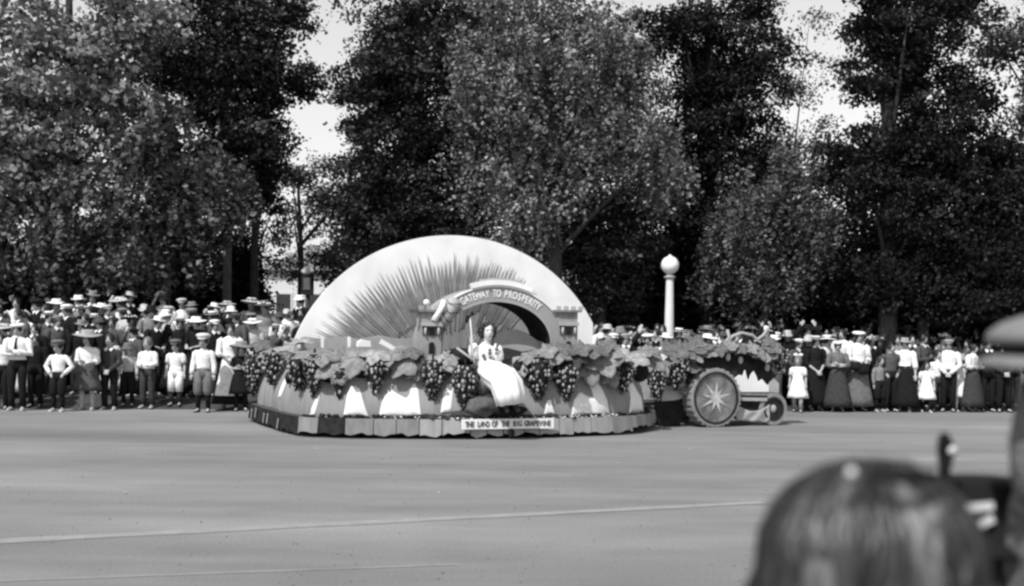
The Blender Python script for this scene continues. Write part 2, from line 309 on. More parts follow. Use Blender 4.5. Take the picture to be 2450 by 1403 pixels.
# white house glimpsed between the trunks
hs = P(720, 700, 52); hz = bank(hs.x, 52)
house = empty('house', (hs.x, 52, hz), 'white house glimpsed through the trunks left of the sunrise backdrop', 'house')
WHW = mat('white_siding', .62, .8, .08, 2, .1, .2, (1, 1, 12))
MB().box((hs.x-1.5, 52, hz-.2), (3.9, 0, 0), (0, 4, 0), (0, 0, 3.2)).build('wall', WHW, house)
MB().prism([(hs.x-1.7, 51.7, hz+3.0), (hs.x+2.6, 51.7, hz+3.0), (hs.x+.45, 51.7, hz+4.1)], (0, 4.6, 0)).build('roof', mat('shingle', .3, .9, .3, 8), house)
for k in range(3):
    x0 = hs.x-1.1+k*1.25
    w = MB().box((x0, 51.96, hz+.9), (.75, 0, 0), (0, .03, 0), (0, 0, 1.2)).build('window', WHW, house)
    MB().box((x0+.08, 51.94, hz+1.0), (.59, 0, 0), (0, .015, 0), (0, 0, 1.0)).build('pane', mat('window_glass', .05, .15, .1, 3, 0, .6), w)

# ------------------------------------------------------------------ street lamp
Yl = 28.0; lb = P(1601, 800, Yl); lz = bank(lb.x, Yl)
lamp = empty('street_lamp', (lb.x, Yl, lz), 'white globe street lamp on a pale tapering post behind the crowd', 'street lamp')
PW = mat('post_paint', .66, .6, .08, 4, .05, .3); GLOBE = mat('opal_glass', .78, .25, .03, 3, 0, .5)
gc = P(1608, 635, Yl); pr = []
def lathe(mb, c, prof, seg=16, mi=0):
    mb.loft([[Vector((c[0]+r_*math.cos(a), c[1]+r_*math.sin(a), z_)) for a in [2*math.pi*k/seg for k in range(seg)]] for (r_, z_) in prof], True, mi)
    return mb
zt = gc.z-.22
lathe(MB(), (lb.x, Yl), [(.20, lz), (.20, lz+.35), (.13, lz+.42), (.125, lz+.5), (.115, lz+1.2), (.085, zt-.12), (.085, zt-.09)]).build('post', PW, lamp)
lathe(MB(), (lb.x, Yl), [(.085, zt-.09), (.13, zt-.07), (.13, zt-.035), (.09, zt-.02), (.07, zt+.04)]).build('collar', mat('post_collar', .3, .6, .1, 4), lamp)
MB().ell((lb.x, Yl, gc.z), (.205, .205, .205), 24, 16).build('globe', GLOBE, lamp)
lathe(MB(), (lb.x, Yl), [(.05, gc.z+.195), (.04, gc.z+.22), (.018, gc.z+.232), (.004, gc.z+.245)], 10).build('finial', PW, lamp)
# dark call box on a post beside the trunk
cb = P(736, 680, 33.5); cz = bank(cb.x, 33.5)
box = empty('call_box', (cb.x, 33.5, cz), 'dark box with a pale domed cap on a post beside the thin tree trunk', 'call box')
MB().tube([(cb.x, 33.5, cz), (cb.x, 33.5, cb.z-.3)], .06, 8).build('post', BARK, box)
MB().box((cb.x-.15, 33.36, cb.z-.3), (.3, 0, 0), (0, .26, 0), (0, 0, .62)).build('case', cloth(.025), box)
MB().box((cb.x-.09, 33.34, cb.z-.16), (.18, 0, 0), (0, .015, 0), (0, 0, .32)).build('door', cloth(.13), box)
MB().ell((cb.x, 33.49, cb.z+.33), (.19, .18, .12), 14, 8).build('cap', cloth(.6), box)

# ------------------------------------------------------------------ the float
fl_px = [(598, 1007), (622, 1017), (650, 1027), (685, 1038), (725, 1046), (830, 1050), (960, 1051), (1100, 1052), (1230, 1050), (1350, 1047), (1450, 1043), (1520, 1039), (1552, 1033), (1566, 1024)]
front = [G(*p) for p in fl_px]
AX = (front[11]-front[5]).normalized(); NN = Vector((AX.y, -AX.x, 0))      # along the float (to its front end); NN faces the street side
A = lambda c, u, w, z: Vector((c.x+AX.x*u+NN.x*w, c.y+AX.y*u+NN.y*w, z))
fc = (front[5]+front[11])/2-NN*1.6; fc.z = 0
back_r = front[-1]-NN*2.6+AX*.05; back_l = front[0]-NN*.9+AX*.5
ring0 = front+[front[-1]-NN*1.3+AX*.08, back_r, lerp(back_r, back_l, .5)-NN*.25, back_l]
def resample(poly, n):
    d = [0]
    for i in range(len(poly)): d.append(d[-1]+(poly[(i+1) % len(poly)]-poly[i]).length)
    out = []
    for k in range(n):
        t = d[-1]*k/n; i = max(j for j in range(len(poly)) if d[j] <= t+1e-9)
        out.append(poly[i].lerp(poly[(i+1) % len(poly)], (t-d[i])/(d[i+1]-d[i])))
    return out
NR = 240
ring = resample(ring0, NR)
def inset(r, k):
    n_ = len(r); out = []
    for i in range(n_):
        t = (r[(i+6) % n_]-r[(i-6) % n_]).normalized(); out.append(r[i]+Vector((-t.y, t.x, 0))*k)
    return out
flo = empty('parade_float', fc, 'big parade float with a sunrise backdrop, hung with giant grapes and leaves', 'parade float')
GREY = mat('drape_grey', .24, .9, .16, 5, .2, .1, (1, 1, .4)); PALE = mat('painted_pale', .36, .85, .12, 5, .1, .15)
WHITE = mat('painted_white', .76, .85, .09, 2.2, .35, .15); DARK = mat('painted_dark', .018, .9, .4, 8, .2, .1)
MIDG = mat('painted_grey', .20, .85, .25, 7, .1, .15); LETW = mat('letter_white', .75, .8, .04, 5); LETD = mat('letter_dark', .10, .8, .2, 9)
ledge_z, rim_z = .30, 1.10
# valance along the bottom: separate boards hung edge to edge
r_out = ring; k0 = 0
segs = []; i = 0; random.seed(3)
while i < NR:
    w = random.choice([3, 4, 4, 5]); segs.append((i, min(NR, i+w))); i += w
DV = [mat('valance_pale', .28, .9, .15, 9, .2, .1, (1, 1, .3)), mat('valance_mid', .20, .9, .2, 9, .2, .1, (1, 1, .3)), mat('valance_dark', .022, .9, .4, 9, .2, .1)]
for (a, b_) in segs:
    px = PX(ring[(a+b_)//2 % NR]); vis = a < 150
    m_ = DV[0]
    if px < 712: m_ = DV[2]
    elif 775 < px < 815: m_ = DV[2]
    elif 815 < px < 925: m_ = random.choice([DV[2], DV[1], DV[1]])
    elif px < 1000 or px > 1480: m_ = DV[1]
    mb = MB(); top = []; bot = []; t2 = []; b2 = []
    out = random.uniform(0, .015); lo = .045+random.uniform(0, .03)+(.06 if px > 1490 and vis else 0)
    for q in range(a, b_+1):
        p = ring[q % NR]; i_ = inset(ring, -out)[q % NR] if False else p
        e = .001 if q in (a, b_) else 0
        top.append(Vector((p.x, p.y, ledge_z))); bot.append(Vector((p.x, p.y, lo+.012*math.sin(q*1.7)+random.uniform(-.022, .03))))
    t = (ring[b_ % NR]-ring[a]).normalized(); nn = Vector((t.y, -t.x, 0)); 
    top = [v+nn*out for v in top]; bot = [v+nn*(out+.03) for v in bot]
    top[0] += t*.006; bot[0] += t*.006; top[-1] -= t*.006; bot[-1] -= t*.006
    n_ = len(top); vs = top+bot+[v-nn*.02 for v in top]+[v-nn*.02 for v in bot]
    fs = []
    for q in range(n_-1):
        fs += [[q, n_+q, n_+q+1, q+1], [2*n_+q, 2*n_+q+1, 3*n_+q+1, 3*n_+q], [q, q+1, 2*n_+q+1, 2*n_+q], [n_+q, 3*n_+q, 3*n_+q+1, n_+q+1]]
    fs += [[0, 2*n_, 3*n_, n_], [n_-1, 2*n_-1, 4*n_-1, 3*n_-1]]
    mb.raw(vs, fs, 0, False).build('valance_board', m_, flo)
    if px < 712 and vis and random.random() < .65:       # pale leaf slips on the dark end
        c_ = (ring[a]+ring[b_ % NR])/2+nn*(out+.045); u = t*.03; zz = random.uniform(.1, .2)
        MB().prism([c_-u+Vector((0, 0, zz-.07))-t*.04, c_+u*.4+Vector((0, 0, zz-.09))-t*.04, c_+u*1.6+Vector((0, 0, zz+.06)), c_+t*.02+Vector((0, 0, zz+.09))], nn*.008).build('leaf_slip', PALE, flo)
# ledge and deck
lr = inset(ring, .012)
MB().prism([Vector((p.x, p.y, ledge_z-.03)) for p in lr], (0, 0, .028)).build('ledge', mat('ledge_green', .07, .95, .4, 20, .5), flo)
# dark chassis beneath
ch = inset(ring, .5); MB().prism([Vector((p.x, p.y, .12)) for p in ch], (0, 0, .14)).build('chassis', DARK, flo)
# draped skirt
sb = inset(ring, .16); st = inset(ring, .42)
def skirt(i, t, off=0.0):
    i %= NR; i0 = int(i); fr = i-i0; p0, p1 = sb[i0 % NR].lerp(sb[(i0+1) % NR], fr), st[i0 % NR].lerp(st[(i0+1) % NR], fr)
    nrm = (p0-p1); nrm.z = 0; nrm.normalize(); e = t**1.5
    fold = .018*math.sin(i*.9)*(1-t)+.03*math.sin(i*.28+1)*(1-.5*t)+.05*math.sin(math.pi*t)
    p = p0.lerp(p1, e)+nrm*(fold+off); p.z = lerp(ledge_z, rim_z, t); return p
TN = 9; mb = MB()
vs = [skirt(i, k/TN) for k in range(TN+1) for i in range(NR)]
mb.raw(vs, [[k*NR+i, k*NR+(i+1) % NR, (k+1)*NR+(i+1) % NR, (k+1)*NR+i] for k in range(TN) for i in range(NR)], 0, True)
mb.build('skirt', GREY, flo)
MB().prism([Vector((p.x, p.y, rim_z-.04)) for p in inset(st, -.01)], (0, 0, .04)).build('deck', mat('deck_grey', .16, .9, .3, 8, .3), flo)
PXS = [PX(sb[i]) for i in range(NR)]
def s_at(px):
    best = None
    for i in range(0, 160):
        a_, b_ = PXS[i], PXS[i+1]
        if sb[i].y < 25 and min(a_, b_) <= px <= max(a_, b_) and b_ > a_: return i+(px-a_)/(b_-a_)
    return min(range(160), key=lambda i: abs(PXS[i]-px))
def t_at(py): return min(.99, max(.01, (1004-py)/118.0))
def panel(poly, name, m_, off=.014):
    """raised painted panel following the skirt; poly in picture outline"""
    xs_ = [p[0] for p in poly]; x0, x1 = min(xs_), max(xs_); nx_ = max(3, int((x1-x0)/7)); rows = []
    for k in range(nx_+1):
        x = lerp(x0+.01, x1-.01, k/nx_); ys = []
        for j in range(len(poly)):
            (ax_, ay_), (bx_, by_) = poly[j], poly[(j+1) % len(poly)]
            if ax_ != bx_ and min(ax_, bx_) <= x <= max(ax_, bx_): ys.append(ay_+(by_-ay_)*(x-ax_)/(bx_-ax_))
        rows.append((x, min(ys), max(ys)))
    mb = MB(); NV = 6; vs = []; vb = []
    for (x, y0, y1) in rows:
        s_ = s_at(x)
        for j in range(NV+1):
            y = lerp(y0, y1, j/NV); vs.append(skirt(s_, t_at(y), off)); vb.append(skirt(s_, t_at(y), .002))
    n1 = len(vs); fs = []
    for k in range(nx_):
        for j in range(NV):
            a_ = k*(NV+1)+j; fs.append([a_, a_+NV+1, a_+NV+2, a_+1])
        fs.append([k*(NV+1), n1+k*(NV+1), n1+(k+1)*(NV+1), (k+1)*(NV+1)]); fs.append([k*(NV+1)+NV, (k+1)*(NV+1)+NV, n1+(k+1)*(NV+1)+NV, n1+k*(NV+1)+NV])
    fs.append([0, NV, n1+NV, n1]); e = nx_*(NV+1); fs.append([e, e+NV, n1+e+NV, n1+e])
    mb.raw(vs+vb, fs, 0, True).build(name, m_, flo)
for poly in [[(667, 972), (672, 905), (680, 900), (679, 974)], [(741, 1000), (762, 955), (766, 950), (764, 990), (756, 1002)],
             [(823, 1000), (832, 936), (842, 932), (858, 938), (880, 1000)], [(905, 1000), (912, 970), (930, 938), (950, 950), (975, 962), (988, 920), (998, 930), (1007, 1000)],
             [(1053, 990), (1062, 938), (1076, 922), (1086, 930), (1083, 990)], [(1362, 1000), (1366, 968), (1388, 945), (1408, 958), (1430, 965), (1448, 1000)],
             [(1416, 962), (1415, 920), (1437, 920), (1452, 960), (1461, 1000), (1434, 1000)], [(1504, 1000), (1507, 960), (1506, 925), (1521, 922), (1527, 962), (1535, 1000)],
             [(1300, 995), (1304, 962), (1310, 966), (1318, 962), (1324, 995)]]:
    panel(poly, 'white_panel', WHITE)
# flowers and greenery along the ledge
random.seed(5)
def sprigs(name, n, pxr, m_, r_, wlo, whi):
    mb = MB()
    for k in range(n):
        s_ = s_at(random.uniform(*pxr)); p = skirt(s_, .01, random.uniform(wlo, whi)); p.z = ledge_z+random.uniform(0, r_*1.2)
        rr = r_*random.uniform(.5, 1.1); mb.ell(p, (rr, rr*.8, rr*.7), 6, 4)
    o = mb.build(name, m_, flo); tag(o, kind='stuff')
sprigs('ledge_greenery', 240, (730, 1565), cloth(.025), .035, .03, .12); sprigs('ledge_greenery', 160, (1000, 1330), cloth(.045), .045, .05, .15)
sprigs('flowers', 110, (920, 1470), cloth(.45), .024, .05, .15); sprigs('flowers', 60, (1050, 1330), cloth(.72), .02, .06, .15)

# sunrise backdrop: a round white board with a grey sun and dark rays
bc = P(1087, 800, 20.9); RX, RZ, zc = 2.86, 2.745, .50
xr = 2.52
def bpt(r, th, d=0): return A(bc, r*RX*math.cos(th), d, zc+r*RZ*math.sin(th))
z_lo = rim_z-.02; th0 = math.asin((z_lo-zc)/RZ); thr = math.acos(xr/RX)
NA = 64; pts = [bpt(1, lerp(thr, math.pi-th0, k/NA)) for k in range(NA+1)]
poly = [A(bc, xr, 0, z_lo)]+pts
bd = MB().prism(poly, -NN*.07).build('sunrise_backdrop', WHITE, flo)
ra = MB(); K = 48; r1 = .655
disc = [bpt(r1, lerp(.33, math.pi-.235, k/K), .012) for k in range(K+1)]+[A(bc, -r1*RX*.96, .012, z_lo), A(bc, r1*RX*.93, .012, z_lo)]
MB().prism(disc, NN*.01).build('sun_disc', mat('sun_grey', .27, .85, .14, 3, .1, .1, (4, 4, 1)), bd)
random.seed(11); RAYM = [mat('ray_dark', .17, .85, .2, 6), mat('ray_mid', .20, .85, .2, 6), mat('ray_grey', .24, .85, .2, 6)]
th = math.radians(52)
while th < math.radians(171):
    dth = math.radians(random.uniform(1.45, 2.1)); rt = .875+random.uniform(-.045, .025)+(.03 if th > math.radians(140) else 0); 
    if th < math.radians(66): rt -= .05*(math.radians(66)-th)/.24
    rb = .50+random.uniform(-.1, .06); w_ = dth*random.uniform(.38, .52)
    d0 = .024+random.uniform(0, .004)
    MB().prism([bpt(rb, th-w_*.5, d0), bpt(.69, th-w_, d0), bpt(rt, th, d0), bpt(.69, th+w_, d0), bpt(rb, th+w_*.5, d0)], NN*.012).build('sun_ray', random.choice(RAYM), bd)
    th += dth
# faint inner streaks seen through the gateway
for k in range(26):
    th = math.radians(random.uniform(28, 150)); r0 = random.uniform(.2, .42); r1_ = r0+random.uniform(.12, .25)
    MB().prism([bpt(r0, th-.006, .024), bpt(r1_, th-.002, .024), bpt(r1_, th+.002, .024), bpt(r0, th+.006, .024)], NN*.004).build('sun_streak', random.choice([RAYM[1], PALE]), bd)

# gateway arch (deep barrel with a lettered face)
gY = 19.6; gc = P(1190, 800, gY); gz = P(1190, 822, gY).z
def gp(r_, th, d=0, k=1.0): return A(gc, r_[0]*math.cos(th), d, gz+r_[1]*math.sin(th))
inn = (.90, .66); outr = (1.13, .885); NG = 40; DEP = .95
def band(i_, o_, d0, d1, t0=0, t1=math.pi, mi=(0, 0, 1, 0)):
    mb = MB()
    for k in range(NG):
        a_, b_ = lerp(t0, t1, k/NG), lerp(t0, t1, (k+1)/NG)
        mb.raw([gp(i_, a_, d0), gp(i_, b_, d0), gp(o_, b_, d0), gp(o_, a_, d0), gp(i_, a_, d1), gp(i_, b_, d1), gp(o_, b_, d1), gp(o_, a_, d1)],
               [[0, 1, 2, 3]], mi[0], False)
        mb.raw([gp(i_, a_, d1), gp(i_, b_, d1), gp(o_, b_, d1), gp(o_, a_, d1)], [[0, 1, 2, 3]], mi[1], False)
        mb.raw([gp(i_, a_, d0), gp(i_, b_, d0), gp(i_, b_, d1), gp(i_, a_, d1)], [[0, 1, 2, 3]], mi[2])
        mb.raw([gp(o_, a_, d0), gp(o_, b_, d0), gp(o_, b_, d1), gp(o_, a_, d1)], [[0, 1, 2, 3]], mi[3])
    for t_ in (t0, t1): mb.raw([gp(i_, t_, d0), gp(o_, t_, d0), gp(o_, t_, d1), gp(i_, t_, d1)], [[0, 1, 2, 3]], 0, False)
    return mb
ARCHF = mat('arch_face', .30, .85, .08, 4, .05, .1)
ga = band(inn, outr, 0, -DEP).build('gateway_arch', [ARCHF, DARK], flo)  # soffit coloured dark to stand in for shade under the arch
for sx in (-1, 1):            # piers carrying the arch down to the deck
    w_ = outr[0]-inn[0]; c0 = A(gc, inn[0] if sx > 0 else -outr[0], 0, rim_z); MB().box(c0, AX*w_, -NN*DEP, (0, 0, gz-rim_z-.002)).build('pier', ARCHF, flo)
band((1.135, .89), (1.16, .915), .02, -.05).build('arch_rim', WHITE, ga)
band((.895, .655), (.915, .675), .012, .001, mi=(0, 0, 0, 0)).build('arch_rim', PALE, ga)
band((1.165, .92), (1.25, 1.0), .05, -.04, math.radians(62), math.radians(112)).build('scroll_crest', WHITE, ga)
band((1.25, 1.0), (1.30, 1.035), .03, -.02, math.radians(72), math.radians(104)).build('scroll_crest', PALE, ga)
def letter(chr_, size):
    cu = bpy.data.curves.new('letter', 'FONT'); cu.body = chr_; cu.size = size; cu.extrude = .006; cu.align_x = 'CENTER'; cu.offset = size*.022
    o = bpy.data.objects.new('letter', cu); COL.objects.link(o); bpy.context.view_layer.update()
    me = bpy.data.meshes.new_from_object(o.evaluated_get(bpy.context.evaluated_depsgraph_get())); COL.objects.unlink(o); bpy.data.objects.remove(o)
    return me
lc_ = {}
def put_letter(c, size, pos, xdir, ydir, parent, m_, sx=1.0):
    if (c, size) not in lc_: lc_[(c, size)] = letter(c, size); lc_[(c, size)].materials.append(m_)
    z = xdir.cross(ydir); M = Matrix((xdir, ydir, z)).transposed()
    place('letter', lc_[(c, size)], parent, pos, M, (sx, 1, 1))
txt = 'GATEWAY TO PROSPERITY'; t_a, t_b = math.radians(127), math.radians(46)
wts = [.8 if c in 'T YEP' else 1 for c in txt]; wts = [.45 if c == 'I' else .65 if c == ' ' else w for c, w in zip(txt, wts)]
acc = 0; tot = sum(wts)
for c, w in zip(txt, wts):
    u = (acc+w/2)/tot; acc += w; thp = lerp(t_a, t_b, u)
    if c == ' ': continue
    e = .975; p = gp((.975, .735), thp, .006); q = gp((.975, .735), thp-.01, .006); xd = (q-p).normalized(); yd = NN.cross(xd).normalized()
    if yd.z < 0: yd = -yd
    put_letter(c, .165, p, xd, yd, ga, LETW, .62)
# rolled parchment end at the left springing of the arch
gq = lambda px, py, w=0: PP(px, py, gc+NN*w, NN)
a0 = gq(1050, 782, .1); a1 = gq(1092, 718, .1)
rl = MB().tube([a0, a0.lerp(a1, .5)+Vector((0, 0, .02)), a1], [.115, .12, .105], 14).build('scroll_roll', PALE, flo)
for k in range(4):
    u = .1+k*.25; c_ = a0.lerp(a1, u); d_ = (a1-a0).normalized(); s_ = d_.cross(-NN).normalized()
    MB().tube([c_+s_*.13*math.cos(t_)+NN*(.133*math.sin(t_))+d_*.05*math.sin(t_*2+k) for t_ in [lerp(.2, 2.9, j/9) for j in range(10)]], .006, 5).build('crease', DARK, rl)
MB().tube([gq(1038, 768, .22), gq(1062, 727, .22)], [.05, .04], 8).build('scroll_curl', WHITE, rl)
# towers
def tower(pxc, py_top, globes, label):
    c = gq(pxc, 800, .02); w, z1 = .158, gq(pxc, py_top-5).z
    c0 = A(c, -w, w, rim_z); tw = MB().box(c0, AX*2*w, -NN*2*w, (0, 0, z1-rim_z-.10)).build('tower', mat('tower_grey', .27, .9, .15, 6, .2, .1), flo)
    MB().box(A(c, -w-.055, w+.055, z1-.10), AX*(2*w+.11), -NN*(2*w+.11), (0, 0, .035)).build('parapet', MIDG, tw)
    for k in range(4):
        MB().box(A(c, -w-.05+k*.125, w+.05, z1-.065), AX*.065, -NN*.05, (0, 0, .06)).build('merlon', PALE, tw)
    MB().box(A(c, -w+.06, w+.012, z1-.19), AX*(2*w-.12), -NN*.011, (0, 0, .08)).build('frieze', MIDG, tw)
    MB().box(A(c, -w-.01, w+.05, z1-.315), AX*(2*w+.02), -NN*.05, (0, 0, .055)).build('balcony', PALE, tw)
    MB().box(A(c, -w+.015, w+.012, z1-.46), AX*(2*w-.03), -NN*.011, (0, 0, .135)).build('loggia', mat('loggia', .06, .9, .3, 8), tw)
    for du in (-.105, .105): MB().tube([A(c, du, w+.03, z1-.46), A(c, du, w+.03, z1-.34)], .02, 8).build('column', PALE, tw)
    def win(zb, hw, hh):
        pl = [A(c, -hw, w+.014, zb), A(c, hw, w+.014, zb)]+[A(c, hw*math.cos(t_), w+.014, zb+hh-hw+hw*math.sin(t_)) for t_ in [math.pi*k/8 for k in range(9)]]
        MB().prism(pl, NN*.012).build('window', DARK, tw)
    win(z1-.46, .038, .115); win(z1-.76, .045, .20)
    if globes:
        for du in (-.08, .19):
            MB().ell(A(c, du, w-.02, z1+.045), (.05, .05, .05), 12, 8).build('globe', GLOBE, tw)
    return tw
tower(1026, 737, True, 'left'); tower(1351, 738, False, 'right')
MB().box(A(gq(1026, 800, .02), -.33, .20, gq(1026, 745).z-.03), AX*.14, -NN*.12, (0, 0, .05)).build('lantern_box', cloth(.08), flo)
# painted hill within the gateway, ridge along the deck
def relief(outl, Y, d, name, m_):
    c_ = P((outl[0][0]+outl[-1][0])/2, 800, Y); MB().prism([PP(px, py, c_, NN) for px, py in outl], -NN*d).build(name, m_, flo)
relief([(1175, 850), (1185, 800), (1205, 790), (1240, 789), (1262, 798), (1285, 815), (1320, 825), (1330, 850)], 20.1, .12, 'hill_cutout', mat('hill_pale', .33, .9, .15, 4))
relief([(1170, 858), (1180, 838), (1215, 833), (1250, 842), (1300, 836), (1330, 858)], 19.95, .1, 'hill_cutout', cloth(.045))
relief([(700, 850), (706, 812), (730, 806), (770, 811), (830, 806), (860, 812), (910, 803), (960, 812), (1000, 808), (1010, 850)], 20.0, .1, 'ridge_cutout', mat('ridge_pale', .31, .9, .15, 4))
relief([(1060, 850), (1070, 838), (1100, 832), (1160, 838), (1170, 850)], 20.0, .1, 'ridge_cutout', MIDG)
for px_ in (772, 836, 716): relief([(px_-3, 832), (px_-3, 806), (px_+3, 806), (px_+3, 832)], 19.6, .05, 'white_post', WHITE)
relief([(857, 830), (858, 818), (868, 813), (886, 816), (888, 830)], 19.5, .15, 'white_house_cutout', WHITE)
relief([(908, 822), (914, 812), (958, 838), (952, 846)], 19.3, .03, 'white_plank', WHITE)
relief([(940, 852), (946, 833), (968, 828), (982, 840), (978, 856)], 19.2, .1, 'white_house_cutout', PALE)

# giant vine leaves: lobed, cupped, thick
def leafshape(n=44):
    pr = []
    for k in range(n):
        a_ = 2*math.pi*k/n; lob = 1+.17*math.cos(5*a_)+.05*math.cos(15*a_+.5); 
        if abs(math.atan2(math.sin(a_-math.pi/2), math.cos(a_-math.pi/2))) < .22: lob *= .62
        pr.append((a_, .5*lob))
    return pr
_lf = []
for variant in range(4):
    mb = MB(); pr = leafshape(); RR = 5; cup = [.16, -.12, .22, .1][variant]; tw_ = [.1, .18, -.15, -.05][variant]
    def lp(f, a_, r_):
        x, y = r_*f*math.cos(a_), r_*f*math.sin(a_)*1.1
        z = -cup*(r_*f)**2*2.4+tw_*x*y*2+.03*math.sin(a_*5)*f*f-.05*abs(x)*variant*.5
        return Vector((x, y, z))
    vs = [Vector((0, 0, 0))]+[lp(k/RR, a_, r_) for k in range(1, RR+1) for (a_, r_) in pr]; n_ = len(pr)
    fs = [[0, 1+i, 1+(i+1) % n_] for i in range(n_)]+[[1+k*n_+i, 1+(k+1)*n_+i, 1+(k+1)*n_+(i+1) % n_, 1+k*n_+(i+1) % n_] for k in range(RR-1) for i in range(n_)]
    m_ = len(vs); vs2 = [v-Vector((0, 0, .022)) for v in vs]; fs2 = [[m_+i for i in f][::-1] for f in fs]; o0 = 1+(RR-1)*n_
    fs3 = [[o0+i, m_+o0+i, m_+o0+(i+1) % n_, o0+(i+1) % n_] for i in range(n_)]
    mb.raw(vs+vs2, fs+fs2+fs3, 0, True)
    for a_ in (-math.pi/2, -math.pi/2+1.2, -math.pi/2-1.2, -math.pi/2+2.3, -math.pi/2-2.3):
        mb.tube([lp(t_, a_, .5)+Vector((0, 0, .006)) for t_ in (0, .3, .6, .92)], [.012, .010, .008, .004], 5)
    me = mb.mesh('vine_leaf'); _lf.append(me)
LEAFM = {k: mat('vine_leaf_'+k, v, .75, .38, 5, .6, .25) for k, v in (('pale', .29), ('grey', .195), ('mid', .115), ('dark', .04))}
_lfm = {}
def vine_leaf(px, py, size_px, rot, tone, Y=None, tilt=0, yaw=0, parent=flo):
    if parent is not flo: tone = {'pale': 'grey', 'grey': 'mid'}.get(tone, tone)
    if Y is None:
        s_ = s_at(min(1560, max(608, px))); Y = skirt(s_, .8).y-.06-random.uniform(.02, .08)
    v = random.randrange(4); key = (v, tone)
    if key not in _lfm: me = _lf[v].copy(); me.materials.append(LEAFM[tone]); _lfm[key] = me
    sz = size_px*Y/F
    M = Matrix.Rotation(R(yaw), 3, 'Z') @ Matrix.Rotation(R(90-38+tilt), 3, 'X') @ Matrix.Rotation(R(rot), 3, 'Z')
    place('vine_leaf', _lfm[key], parent, P(px, py, Y), M, (sz*1.05, sz*1.05, sz))
random.seed(21)
for (px, py, sp_, rot, tone, tl) in [
    (650, 838, 62, -60, 'grey', -30), (625, 822, 46, 40, 'mid', -20), (690, 838, 70, 30, 'pale', -36), (740, 845, 70, -20, 'grey', -30), (716, 822, 60, 70, 'pale', -42),
    (802, 868, 92, 0, 'grey', 0), (770, 846, 70, 50, 'grey', -20), (855, 856, 86, -30, 'grey', -8), (900, 842, 66, 40, 'pale', -30), (930, 850, 56, 0, 'grey', -20),
    (965, 868, 70, -40, 'grey', 0), (990, 884, 48, 10, 'grey', 10), (985, 842, 46, 80, 'mid', -20), (1062, 862, 58, 20, 'pale', -10), (1034, 868, 56, -60, 'grey', -4), (1072, 856, 52, 30, 'grey', -10),
    (1000, 866, 40, 0, 'dark', 0), (1098, 900, 40, 30, 'mid', 10), (1266, 850, 50, -20, 'grey', -24), (1248, 872, 50, 0, 'pale', 10), (1300, 846, 60, 30, 'grey', -26),
    (1330, 846, 60, 60, 'grey', -20), (1368, 850, 74, 0, 'dark', -10), (1350, 832, 46, 40, 'mid', -10), (1385, 838, 54, 20, 'mid', -20), (1410, 868, 88, -10, 'grey', 4),
    (1440, 858, 92, 0, 'grey', 0), (1418, 838, 62, 60, 'mid', -30), (1460, 892, 60, 0, 'grey', 10), (1478, 850, 62, 40, 'pale', -30), (1515, 856, 70, -20, 'pale', -24), (1552, 858, 72, 30, 'grey', -20), (1570, 872, 64, -40, 'grey', -6), (1542, 840, 60, 10, 'grey', -40), (1450, 828, 44, 0, 'mid', -10)]:
    vine_leaf(px, py, sp_, rot, tone, tilt=tl, yaw=random.uniform(-14, 14))
# black ellipsoids standing in for the shade in hollows under the leaves
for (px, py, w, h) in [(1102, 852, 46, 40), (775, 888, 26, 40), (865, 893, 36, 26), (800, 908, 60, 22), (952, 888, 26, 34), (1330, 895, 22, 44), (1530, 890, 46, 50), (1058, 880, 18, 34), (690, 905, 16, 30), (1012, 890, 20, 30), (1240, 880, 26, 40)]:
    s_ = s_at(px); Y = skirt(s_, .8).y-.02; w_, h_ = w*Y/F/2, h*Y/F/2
    MB().ell(P(px, py, Y), (w_, .09, h_), 14, 8).build('leaf_hollow_shade', DARK, flo)
relief([(1060, 880), (1078, 842), (1097, 832), (1140, 872), (1128, 886)], 18.95, .03, 'dark_wedge', DARK)  # plain flat dark wedge left of the seated woman
MB().tube([P(1093, 833, 18.88), P(1140, 868, 18.85)], .02, 8).build('pale_pole', PALE, flo)

